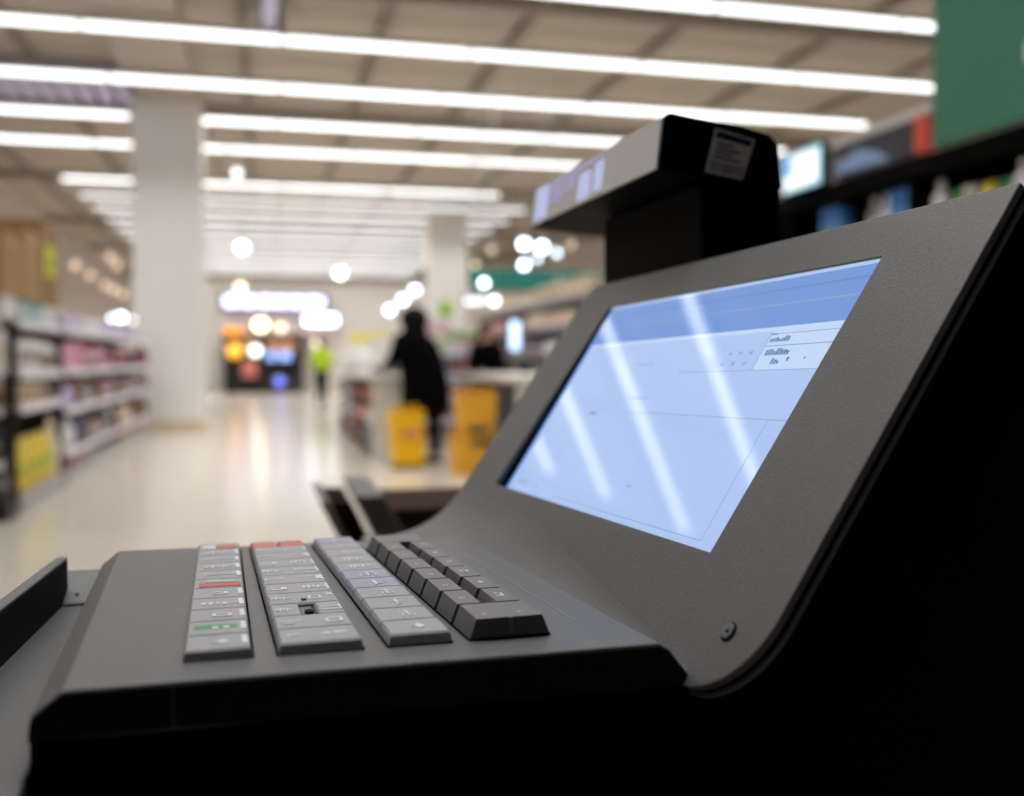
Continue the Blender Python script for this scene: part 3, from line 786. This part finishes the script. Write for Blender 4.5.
# ------------------------------------------------------------------ small round lamps (they blur into discs)
def globe(kx, kz, Y, rad, rgb, s, label, group=None, drop=True):
    x, z = kx*Y, CAMZ+kz*Y
    r = empty('pendant_lamp', (x, Y, z), 0, label, 'lamp', group)
    MB().m(lamp_mat('bulb_%02x%02x%02x_%d' % (*rgb, int(s*10)), rgb, s)).ball((0, 0, 0), rad).build('bulb', r)
    MB().m(m_house).lathe([(0, rad*.8), (rad*.8, rad*.8), (rad*.5, rad*1.8), (0, rad*1.8)], seg=14).build('socket', r)
    if drop: MB().m(m_house).tube((0, 0, rad*1.7), (0, 0, ZC-z), .006, 6).build('cord', r)
WH = (240, 250, 255); WM = (255, 236, 205)
globe(-.0175, .1075, 22, .10, WH, 9, 'small round lamp hanging in mid aisle, right of the pillar')
globe(.0746, .0848, 29.9, .13, WH, 9, 'small round lamp hanging far down the aisle before the wall')
globe(-.0197, .0695, 30, .12, WM, 4, 'warm round lamp hanging just above the long far sign')
globe(-.0214, .1773, 20, .08, WH, 3, 'faint round lamp high beside the pillar top')
globe(-.0010, .0340, 34.2, .20, (255, 226, 170), 8, 'bright warm round lamp over the kiosk')
globe(.0180, .0310, 32.2, .14, WM, 2.2, 'dim round lamp right of the bright warm one over the kiosk')
globe(-.0060, .0090, 34.5, .17, (236, 255, 245), 3.5, 'white round lamp within the kiosk opening')
globe(.052, .0160, 32, .13, WM, 1.6, 'dim round lamp under the short white sign')
for (kx, kz), nm in zip(((-.1346, .0389), (-.1268, .0399), (-.1163, .0372)), ('left one', 'middle one', 'right one')):
    globe(kx, kz, 24.3+2*(nm[0] == 'm')+3.1*(nm[0] == 'r'), .09 if nm[0] == 'm' else .06, WH, 8 if nm[0] == 'm' else 5, '%s of three bright lamps over the far end of the left shelves' % nm)
for k, (kx, kz) in enumerate(((-.1658, .0871), (-.1531, .0782), (-.1403, .0693), (-.1330, .0650), (-.1254, .0610), (-.1356, .0952), (-.1296, .0879))):
    globe(kx, kz, 29.5+1.1*((k*3) % 7), .10, (230, 200, 175), 1.5, 'dim brownish lamp in the slanting row before the left wall' if k < 5 else 'dim brownish lamp above the slanting row at the left wall', 'dim lamps before the left wall' if k < 5 else 'dim lamps above the slanting row')
rightlamps = [(.2182, .0777, .10, 9, 'bright lamp left of the teal hanging sign'), (.209, .0956, .07, 2.0, 'dim lamp up left of the teal hanging sign'), (.2265, .111, .08, 1.2, 'faint lamp above the left end of the teal sign'),
 (.2600, .118, .14, 10, 'largest bright lamp over the teal hanging sign'), (.2790, .1155, .13, 10, 'second large bright lamp over the teal hanging sign'), (.2599, .0967, .11, 9, 'bright lamp over the middle of the teal hanging sign, lower row'),
 (.2949, .1098, .10, 5, 'bluish lamp over the right part of the teal hanging sign'), (.2740, .1040, .09, 4, 'small lamp between the two large ones and the teal sign'),
 (.310, .118, .08, 1.2, 'faint lamp at the right end over the teal sign'), (.2290, .0600, .10, 7, 'lamp below the left end of the teal hanging sign'), (.2961, .074, .13, 7, 'lamp beside the beige cartons below the teal sign'),
 (.1232, .0494, .12, 8, 'lamp left of the dark-haired head of the shopper in black'), (.1361, .0594, .12, 9, 'lamp just above the head of the shopper in black'), (.1481, .0695, .12, 9, 'topmost of the three lamps above the shopper in black'),
 (.1490, .036, .08, 4, 'bluish lamp right beside the head of the shopper in black')]
for k, (kx, kz, rad, s, lab) in enumerate(rightlamps):
    globe(kx, kz, (14.2, 15.3, 14.8, 15.05, 13.7)[k % 5] + (6 if kx < .2 else 0), rad*(.66 if kx < .2 else .52), (222, 238, 255) if s > 3 else WM, s, lab)

# ================================================================== RIGHT SIDE SHELVING
m_teal = mat('teal_sign', (32, 128, 116), .5)
RX = 3.40
lvR = [.45, .85, 1.20, 1.55, 1.86]
gondola(RX, -1, 10.2, 17.0, lvR, .45, 'dark shelving run on the right, rising behind the bezel with pale goods', m_s=m_dshelf, top_z=1.9, m_r=mat('dull_rail', (150, 144, 150), .4))
rg = random.Random(21)
for i, z in enumerate(lvR):
    fill_row('%s shelf of the dark right shelving run' % ('second', 'third', 'fourth', 'fifth', 'top')[i], 10.3, 16.9, RX, z+.001, (.30, .26, .26, .22, .23)[i], .3, -1,
             [['black', 'grey', 'white'], ['grey', 'black', 'white'], ['white', 'grey', 'brown', 'lilac'], ['beige', 'cream', 'salmon', 'cream'], ['beige', 'cream', 'beige']][i], '', ('carton',) if i > 2 else ('carton', 'bottle', 'jar'), (.14, .2) if i < 4 else (.3, .4), rg)
# teal fascia above
ts = empty('hanging_sign', (4.45, 16.2, 2.30), 0, 'long teal-green hanging sign over the right-hand shelves', 'sign')
MB().m(m_teal).box(-1.15, 1.35, -.04, .04, .0, .34, .01).build('sign_panel', ts)
for k in (-1, 1.2): MB().m(m_house).tube((k, 0, .34), (k, 0, ZC-2.30), .01, 8).build('cable', ts)
glow_box('lit_sign', 3.67, 17.25, 2.17, .50, .10, (245, 245, 250), 2.0, 'narrow white light box below the teal hanging sign')
glow_box('phone_screen', 3.12, 12.5, 1.46, .12, .36, (190, 220, 255), 2.2, 'tall pale blue lit screen standing in the right shelves', 'screen')

pst = tag(MB().m(m_slat).box(-.15, .15, -.15, .15, 0, .02, .004, 1).tube((0, 0, .02), (0, 0, 1.26), .02, 10).build('screen_stand', None, (3.12, 12.60, 0)), 'grey floor stand under the tall pale blue lit screen', 'stand')
# near right black wall shelving with green sign above
m_wshelf = mat('black_wall_shelf', (6, 6, 7), .8, spec=.08)
br = empty('wall_shelving', (RX, 2.2, 0), 0, 'black shelving at far right holding blue and white bottles under the green sign', 'shelving')
MB().m(m_wshelf).box(.34, .38, 0, 6.6, 0, 2.20).build('back_panel', br)
MB().m(m_wshelf).box(.0, .38, 0, 6.6, 2.14, 2.24, .006, 1).build('canopy', br)
for z in (.4, .9, 1.40, 1.82): MB().m(m_wshelf).box(0.02, .34, 0, 6.6, z-.03, z, .003, 1).build('shelf', br)
for k in range(6): MB().m(m_wshelf).box(.0, .34, k*1.3+.0, k*1.3+.03, 0, 2.12).build('divider', br)
rg = random.Random(4)
yb = 4.05; bt = ['white', 'green', 'yellow', 'beige', 'green', 'white', None, 'blue', 'blue', 'white', 'grey', None, None, 'blue', 'blue', 'white', None, 'white', 'grey', None, 'blue', 'white', 'blue', 'grey']
for i in range(15):
    cn = bt[i]
    if cn:
        y_ = yb+i*.118
        if abs(((y_-2.2) % 1.3)-.015) < .06: y_ += .06
        lab = {'white': 'white bottle on the black shelf under the green sign', 'blue': 'blue carton on the black shelf at far right', 'grey': 'grey bottle on the black shelf at far right', 'green': 'green packet on the black shelf below the green sign', 'yellow': 'yellow packet on the black shelf below the green sign', 'beige': 'beige jar on the black shelf below the green sign'}[cn]
        kd = {'green': 'pouch', 'yellow': 'pouch', 'beige': 'jar', 'blue': 'carton'}.get(cn, 'bottle')
        product(kd, COL[cn], .095, .095, .27 if kd in ('bottle', 'carton') else .20, RX+.075, y_, 1.821, -PI/2, lab, CN[kd], lab+' group', name={'pouch': 'packet'}.get(kd, kd), c2=(120, 170, 215) if cn == 'blue' else COL['white'])
for i in range(9):
    cn = ('grey', 'white', 'blue', 'brown')[i % 4]; lab = '%s jar on the second black shelf at far right' % cn
    product('jar', COL[cn], .10, .10, .2, RX+.10, 4.2+i*.15+.02, 1.401, 0, lab, 'jar', lab+' group', c2=COL['grey'])
m_gsign = mat('green_sign', (56, 124, 98), .5, noise=.03, nscale=1)
gs = empty('green_sign', (RX-.02, 3.0, 2.245), 0, 'large plain green sign panel at the upper right corner', 'sign')
MB().m(m_gsign).box(-.02, .03, -1.2, 1.58, 0, 2.2, .004, 1).build('panel', gs)
# white emblem at the right margin of the sign
def ring_pts(cx_, cz_, r, n=20): return [(cx_+r*math.cos(2*PI*i/n)*.8, cz_+r*math.sin(2*PI*i/n)) for i in range(n)]
MB().m(mat('emblem_white', (220, 230, 226), .5)).prism(ring_pts(.875, .29, .06), 'x', -.026, -.02).build('emblem', gs)

# adverts beyond the green sign
ad = empty('poster_board', (RX, 4.66, 2.245), 0, 'dark blue advert panel with a red end and white edge, left of the green sign', 'sign')
MB().m(mat('advert_dark', (52, 54, 66), .4)).box(-.02, .02, .10, .86, 0, .19, .003, 1).build('panel', ad)
MB().m(mat('advert_blue', (150, 182, 232), .4)).prism([(.30, .015), (.80, .02), (.86, .08), (.6, .13), (.42, .08)], 'x', -.024, -.02).build('blue_print', ad)
MB().m(mat('advert_red', (224, 84, 70), .4)).box(-.024, .02, -.01, .09, 0, .20, .003, 1).build('red_end', ad)
MB().m(mat('advert_white', (215, 215, 215), .4)).box(-.022, .02, -.04, .92, .192, .235, .003, 1).build('white_band', ad)
MB().m(mat('advert_grey', (92, 92, 96), .4)).box(-.022, .02, .94, 1.03, 0, .24, .003, 1).build('grey_end', ad)
mon = empty('wall_monitor', (RX-.055, 5.85, 2.195), 0, 'small lit monitor showing a white picture edged with light blue, right of the display head', 'monitor')
MB().m(m_wshelf).box(.0, .04, -.25, .25, .03, .30, .006, 1).build('monitor_case', mon)
MB().m(lamp_mat('monitor_cyan', (150, 205, 225), 1.0)).box(-.004, .001, -.23, .23, .045, .285).build('screen', mon)
MB().m(lamp_mat('monitor_white', (240, 244, 246), 1.1)).prism([(-.20, .07), (.20, .055), (.20, .13), (.08, .145), (.10, .265), (-.20, .265)], 'x', -.008, -.004).build('white_picture', mon)
MB().m(lamp_mat('monitor_blue', (90, 140, 220), 1.0)).box(-.0085, -.004, .12, .20, .17, .25).build('blue_picture', mon)
MB().m(m_wshelf).box(.02, .06, -.05, .05, .0, .10).build('bracket', mon)

# ================================================================== CHECKOUTS
m_cwhite = mat('checkout_white', (226, 222, 214), .4)
m_cgrey = mat('checkout_grey', (88, 88, 92), .4)
def checkout(x, y0_, y1_, wid, label):
    r = empty('checkout_counter', (x, y0_, 0), 0, label, 'counter'); L = y1_-y0_
    MB().m(m_cwhite).box(0, wid, -.03, .02, 0, .92, .008, 1).build('end_panel', r)
    MB().m(m_cgrey).box(.30, wid-.0, .02, L, 0, .88).build('cabinet', r)
    MB().m(m_cwhite).box(-.02, wid+.02, -.05, L, .92, .99, .008, 1).build('worktop', r)
    return r
ck = checkout(1.22, 11.6, 17.6, .52, 'white checkout counter beside the shopper in black, with goods racked on its aisle side')
rg = random.Random(33)
for i, z in enumerate((.06, .36, .64)):
    MB().m(m_dshelf).box(.02, .29, .03, 5.9, z-.025, z, .003, 1).build('rack_shelf', ck)
    fill_row('%s rack of the white checkout counter' % ('lowest', 'middle', 'upper')[i], 11.65, 17.4, 1.24, z+.001, .24, .22, -1, ['black', 'crimson', 'grey', 'white', 'brown', 'black', 'salmon'], '', ('carton', 'pouch', 'jar'), (.16, .26), rg)
# tills and printers on the counters
def till(x, y_, z, label, rz=0):
    r = empty('till', (x, y_, z), rz, label, 'till')
    MB().m(m_cgrey).box(-.2, .2, -.15, .15, 0, .08, .01).build('base', r)
    MB().m(m_cgrey).box(-.03, .03, -.03, .03, .08, .22, .005).build('neck', r)
    MB().m(m_cwhite).box(-.22, .22, -.02, .04, .18, .44, .01, M=Matrix.Rotation(R(-12), 4, 'X')).build('monitor', r)
till(1.48, 12.1, .99, 'pale till on the near end of the white checkout counter')
till(1.48, 15.6, .99, 'pale till halfway along the white checkout counter')
for k, (yy, lab) in enumerate(((13.2, 'white bag on the checkout counter behind the near till'), (14.3, 'white bag on the checkout counter, the middle one of its row'), (16.8, 'white bag at the far end of the white checkout counter'))):
    product('pouch', COL['white'], .40, .26, .30, 1.48, yy, .99, 0, lab, 'bag', None, name='bag')
ysn = empty('lane_sign', (1.75, 17.0, 1.0), 0, 'yellow strip sign on a post over the checkout counter', 'sign')
MB().m(m_cgrey).tube((0, 0, 0), (0, 0, .42), .02, 8).build('post', ysn)
MB().m(mat('lane_yellow', (244, 226, 80), .5)).box(-.34, .34, -.02, .02, .36, .60, .006, 1).build('panel', ysn)
checkout(2.42, 9.6, 11.9, .6, 'white checkout counter farther right, partly hidden by the screen bezel')
# goods rack between the lanes
gr_ = gondola(1.95, 1, 13.2, 14.2, [.35, .65, .95, 1.25], .3, 'small goods rack between the two checkout lanes, with pink and white packs', m_s=m_shelf, top_z=1.249)
gr_.location = (1.98, 13.2, 0); gr_.rotation_euler = (0, 0, -PI/2)
for zi, z in enumerate((.145, .351, .651, .951)):
    for k in range(5):
        cn = ('salmon', 'white', 'pink', 'black', 'grey', 'white', 'brown', 'lilac')[rg.randrange(8)]; kd = ('carton', 'pouch', 'jar')[rg.randrange(3)]
        lab = '%s %s on the %s level of the rack between the checkout lanes' % (cn, CN[kd], ('bottom', 'second', 'third', 'fourth')[zi])
        product(kd, COL[cn], .16, .12, .14 if zi == 0 else .22, 2.09+k*.19, 13.28, z, 0, lab, CN[kd], lab+' group', name={'pouch': 'packet'}.get(kd, kd), c2=COL[('white', 'crimson', 'black')[rg.randrange(3)]])
for k in range(5):
    product('carton', COL[('white', 'lime', 'white', 'pink', 'white')[k]], .17, .12, .16, 2.09+k*.19, 13.28, 1.251, 0, '%s carton on top of the rack between the checkout lanes, %s from the left' % (('white', 'lime', 'white', 'pink', 'white')[k], ('first', 'second', 'third', 'fourth', 'fifth')[k]), 'carton', None)

def rod_sign(x, y_, z0_, z1_, w, h, c, label):
    r = empty('post_sign', (x, y_, z0_), 0, label, 'sign')
    MB().m(m_cgrey).tube((0, 0, 0), (0, 0, z1_-z0_), .015, 8).build('post', r)
    MB().m(cmat(c)).box(-w/2, w/2, -.015, .015, z1_-z0_-h*.1, z1_-z0_+h*.9, .006, 1).build('panel', r)
rod_sign(2.75, 13.9, 0.0, 1.36, .55, .22, (150, 176, 110), 'pale green sign over the rack between the lanes')
rod_sign(2.75, 15.4, 0.0, 1.84, .20, .24, (160, 214, 60), 'small lime-green sign beside the second pillar')
rod_sign(2.50, 15.0, 0.0, 1.55, .5, .2, (226, 190, 200), 'pale pink sign below the lime-green one')

# stacked yellow shopping baskets
m_yel = mat('yellow_basket_plastic', (255, 205, 8), .4); m_yel2 = mat('amber_basket_plastic', (250, 190, 58), .4)
m_pk = mat('pink_label', (226, 150, 120), .5); m_dkl = mat('dark_label', (88, 70, 52), .5)
def basket(x, y_, z, w, d, h, m_, label, lab_m=None, lx=0, hz=.75, hd=True):
    r = crate(x, y_, z, w, d, h, m_, label, 'basket', 'shopping_basket', handle=hd)
    if lab_m: MB().m(lab_m).box(lx-w*.28, lx+w*.28, -d/2-.008, -d/2-.002, h*hz-.035, h*hz+.035, .003, 1).build('label_strip', r)
basket(1.50, 10.75, .04, .36, .30, .29, m_yel, 'yellow shopping basket on the floor, lower of the pair by the shopper in black', hd=False)
basket(1.48, 10.75, .335, .37, .30, .27, m_yel, 'yellow shopping basket with a pink label, upper of the pair by the shopper in black', m_pk, .05, .18)
basket(2.05, 10.05, .0, .40, .32, .40, m_yel2, 'amber shopping basket on the floor, bottom of the taller stack by the bezel', m_dkl, .08, .8, False)
basket(2.10, 10.05, .405, .38, .32, .42, m_yel2, 'amber shopping basket topping the taller stack by the bezel', m_dkl, 0, .10)
# low dolly carrying the first pair
dl = MB().m(m_dshelf).box(-.17, .17, -.13, .13, .015, .038, .003, 1)
for sx_ in (-1, 1):
    for sy_ in (-1, 1): dl.lathe([(0, 0), (.012, 0), (.012, .016), (0, .016)], sx_*.14, sy_*.1, 0, 8)
tag(dl.build('basket_dolly', None, (1.50, 10.75, 0)), 'low dark dolly under the pair of yellow baskets', 'dolly')

# ================================================================== PEOPLE
m_skin = mat('skin', (196, 150, 124), .5); m_hair = mat('black_hair', (6, 5, 5), .7, spec=.15); m_coat = mat('black_coat', (6, 6, 7), .9, spec=.05)
m_trs = mat('black_trousers', (8, 8, 9), .9, spec=.05); m_shoe = mat('brown_shoe', (96, 66, 54), .5); m_hv = mat('hi_vis_cloth', (190, 226, 30), .7, emit=None)
m_cap = mat('maroon_cap', (110, 50, 60), .7); m_blk = mat('black_shoe', (14, 14, 14), .5)
def skin_body(name, joints, edges, parent, m_):
    me = bpy.data.meshes.new(name); me.from_pydata([j[0] for j in joints], edges, [])
    o = bpy.data.objects.new(name, me); col.objects.link(o); o.parent = parent
    md = o.modifiers.new('skin', 'SKIN'); md.use_smooth_shade = True
    lay = me.skin_vertices[0].data if me.skin_vertices else None
    if lay is None:
        bpy.context.view_layer.objects.active = o
        bpy.ops.mesh.customdata_skin_add(); lay = me.skin_vertices[0].data
    for i, j in enumerate(joints):
        rr_ = j[1] if isinstance(j[1], tuple) else (j[1], j[1]); lay[i].radius = rr_
        lay[i].use_root = (i == 0)
    o.modifiers.new('sub', 'SUBSURF').levels = 1; o.modifiers['sub'].render_levels = 2
    me.materials.append(m_); return o
def person(x, y_, rz, label, H, pose, tops, legs_m, shoe_m, hair, coat=None, hat=None, group=None):
    """figure faces local -y; pose gives hand targets and leg spread"""
    s = H/1.68
    r = empty('person', (x, y_, 0), rz, label, 'person')
    J = []; E_ = []
    def add(p, rad, to=None):
        J.append((tuple(v*s for v in p), rad*s if not isinstance(rad, tuple) else tuple(q*s for q in rad)))
        if to is not None: E_.append((to, len(J)-1))
        return len(J)-1
    lx_, ly = pose.get('lean', (0, 0))
    pel = add((0, 0, .92), (.15, .11)); wst = add((lx_*.3, ly*.3, 1.08), (.125, .095), pel); che = add((lx_*.7, ly*.7, 1.26), (.155, .11), wst)
    nb = add((lx_, ly, 1.41), (.07, .07), che); nk = add((lx_, ly-.01, 1.47), (.052, .052), nb)
    hd = add((lx_, ly-.02, 1.57), (.080, .092), nk); tp = add((lx_, ly-.015, 1.635), (.062, .072), hd)
    add((lx_, ly-.115, 1.545), .018, hd)     # nose
    for sd in (-1, 1):
        sh = add((lx_+sd*.155, ly*.9, 1.365), .055, nb)
        el, ha = pose['arms'][0 if sd < 0 else 1]
        e_ = add(el, .040, sh); w_ = add(tuple(el[i]+(ha[i]-el[i])*.9 for i in range(3)), .027, e_)
        pm = add(ha, .030, w_)
        dv = Vector(ha)-Vector(el); dv.normalize(); sdv = dv.cross(Vector((0, 0, 1))); sdv = sdv.normalized() if sdv.length > .1 else Vector((1, 0, 0))
        for fi in range(4):
            off = sdv*((fi-1.5)*.019); ln = (.062, .075, .07, .055)[fi]
            b1 = Vector(ha)+dv*.03+off; b2 = b1+dv*ln*.55+Vector((0, 0, -.008)); b3 = b2+dv*ln*.35+Vector((0, 0, -.022))
            q1 = add(b1, .009, pm); q2 = add(b2, .0085, q1); add(b3, .007, q2)
        t1 = add(Vector(ha)+sdv*.032*sd+dv*.01, .010, pm); add(Vector(ha)+sdv*.05*sd+dv*.04, .008, t1)
        hp_ = add((sd*.085, 0, .84), .088, pel); kx_, ky = pose['legs'][0 if sd < 0 else 1][0]; ax, ay = pose['legs'][0 if sd < 0 else 1][1]
        kn = add((kx_, ky, .47), .056, hp_); cf = add(((kx_+ax)/2, (ky+ay)/2+.01, .32), .052, kn); an = add((ax, ay, .09), .036, cf)
        add((ax, ay-.13, .035), (.036, .028), an)
    skin_body('body', J, E_, r, m_skin)
    def ell(cx_, cy_, z, a_, b_, n=20): return [((cx_+a_*math.cos(2*PI*i/n))*s, (cy_+b_*math.sin(2*PI*i/n))*s, z*s) for i in range(n)]
    # clothing
    tor = MB().m(tops)
    tor.loft([ell(0, 0, .86, .19, .15), ell(lx_*.3, ly*.3, 1.05, .165, .13), ell(lx_*.7, ly*.7, 1.25, .195, .145), ell(lx_*.9, ly*.9, 1.36, .20, .12), ell(lx_, ly, 1.42, .12, .09), ell(lx_, ly, 1.45, .075, .075)])
    for sd in (0, 1):
        el, ha = pose['arms'][sd]; sg_ = -1 if sd == 0 else 1
        shp = Vector(((lx_+sg_*.165)*s, ly*.9*s, 1.36*s)); elv = Vector(el)*s; hav = Vector(ha)*s
        tor.tube(shp, elv, .075*s, 14, .062*s); tor.ball(elv, .062*s); tor.ball(shp, .078*s); tor.tube(elv, elv.lerp(hav, .86), .061*s, 14, .045*s)
    tor.build('jacket', r)
    if coat:
        rings = []
        for z, a_, b_ in coat: rings.append(ell(lx_*max(0, (z-.9))/.6, ly*max(0, (z-.9))/.6, z, a_, b_, 24))
        MB().m(tops).loft(rings, cap=True).build('coat_skirt', r)
    tb = MB().m(legs_m)
    for i in (0, 1):
        sg_ = -1 if i == 0 else 1; (kx_, ky), (ax, ay) = pose['legs'][i]
        hpv = Vector((sg_*.085*s, 0, .90*s)); kv = Vector((kx_, ky, .47))*s; av = Vector((ax, ay, .10))*s
        tb.tube(hpv, kv, .105*s, 14, .072*s); tb.ball(kv, .072*s); tb.tube(kv, av, .071*s, 14, .052*s)
    tb.loft([ell(0, 0, .80, .15, .12), ell(0, 0, .92, .175, .14), ell(0, 0, 1.0, .16, .125)])
    tb.build('trousers', r)
    for i in (0, 1):
        (ax, ay) = pose['legs'][i][1]
        sb_ = MB().m(shoe_m); rg_ = []
        for t, a_, h_ in ((.09, .03, .05), (.05, .042, .075), (0, .044, .09), (-.08, .046, .065), (-.15, .042, .045), (-.19, .02, .03)):
            rg_.append([((ax+a_*math.cos(q))*s, (ay+t-.0)*s, max(0.0, (h_/2+h_/2*math.sin(q)))*s) for q in [2*PI*k/12 for k in range(12)]])
        sb_.loft(rg_).build('shoe', r)
    hr = MB().m(hair[0])
    hx, hy = lx_*s, (ly+.005)*s
    hr.ball((hx, hy+.01*s+(.03*s if pose.get('big') else 0), (1.585 if pose.get('big') else 1.60)*s), (.165 if pose.get('big') else .105)*s, 1.0, 1.0, .9 if pose.get('big') else 1.0)
    if hair[1] == 'long':
        hr.loft([ell(lx_, ly+.035, 1.64, .08, .07), ell(lx_, ly+.045, 1.55, .118+.03*pose.get('big', 0), .085), ell(lx_, ly+.065, 1.44, .135+.03*pose.get('big', 0), .075), ell(lx_, ly+.075, 1.33, .13, .06), ell(lx_, ly+.08, 1.24, .08, .035)])
    hr.build('hair', r)
    fc = MB().m(m_hair)
    for sd in (-1, 1): fc.ball(((lx_+sd*.032)*s, (ly-.103)*s, 1.572*s), .009*s)
    fc.build('eyes', r)
    MB().m(m_cap).ball((lx_*s, (ly-.106)*s, 1.515*s), .018*s, 1, .3, .3).build('mouth', r)
    er = MB().m(m_skin)
    for sd in (-1, 1): er.ball(((lx_+sd*.092)*s, (ly-.01)*s, 1.56*s), .026*s, .4, .8, 1.2)
    er.build('ears', r)
    if hat: MB().m(hat).lathe([(.108*s, 0), (.108*s, .05*s), (.07*s, .10*s), (0, .115*s)], hx, hy-.005, 1.60*s, 18).prism([(-.07*s+hx, hy-.09*s), (.07*s+hx, hy-.09*s), (.05*s+hx, hy-.18*s), (-.05*s+hx, hy-.18*s)], 'z', 1.60*s, 1.612*s).build('cap', r)
    return r
# shopper in black: back turned to us, facing up the lane and leaning left on the counter
person(1.77, 11.16, R(180+28), 'person in long black coat, dark hair, back turned, leaning at the white checkout counter', 1.70,
       dict(lean=(.13, -.08), big=1, arms=[((-.22, -.12, 1.10), (-.12, -.32, 1.03)), ((.36, -.13, 1.10), (.31, -.32, 1.08))],
            legs=[((-.10, .02), (-.11, .03)), ((.10, -.04), (.10, .02))]),
       m_coat, m_trs, m_shoe, (m_hair, 'long'),
       coat=[(.56, .30, .23), (.68, .30, .23), (.88, .29, .22), (1.05, .28, .20), (1.22, .29, .19), (1.36, .25, .16), (1.44, .13, .10)])
# cashier in black behind the second counter
person(2.74, 12.5, R(20), 'cashier in black with brown hair standing behind the farther checkout', 1.62,
       dict(lean=(0, -.04), arms=[((-.25, -.05, 1.10), (-.20, -.28, 1.02)), ((.25, -.05, 1.10), (.20, -.28, 1.02))], legs=[((-.09, 0), (-.09, .02)), ((.09, 0), (.09, .02))]),
       m_coat, m_trs, m_blk, (mat('brown_hair', (22, 14, 11), .7), 'long'))
# distant person in a hi-vis vest
person(1.50, 26.6, R(200), 'person in a yellow-green high-visibility top and black trousers far down the aisle', 1.70,
       dict(lean=(0, -.02), arms=[((-.27, .02, 1.10), (-.26, -.10, .92)), ((.27, .02, 1.10), (.26, -.10, .92))], legs=[((-.10, -.05), (-.12, -.02)), ((.10, .05), (.12, .08))]),
       m_hv, m_trs, m_blk, (m_hair, 'short'), hat=m_cap)

# ================================================================== WORLD AND RENDER LOOK
wd_ = bpy.data.worlds.new('world'); scene.world = wd_; wd_.use_nodes = True
wd_.node_tree.nodes['Background'].inputs['Color'].default_value = (.9, .93, 1, 1)
wd_.node_tree.nodes['Background'].inputs['Strength'].default_value = .015
vs = scene.view_settings
vs.view_transform = 'Standard'; vs.look = 'None'; vs.gamma = 1; vs.use_curve_mapping = False; vs.exposure = 0
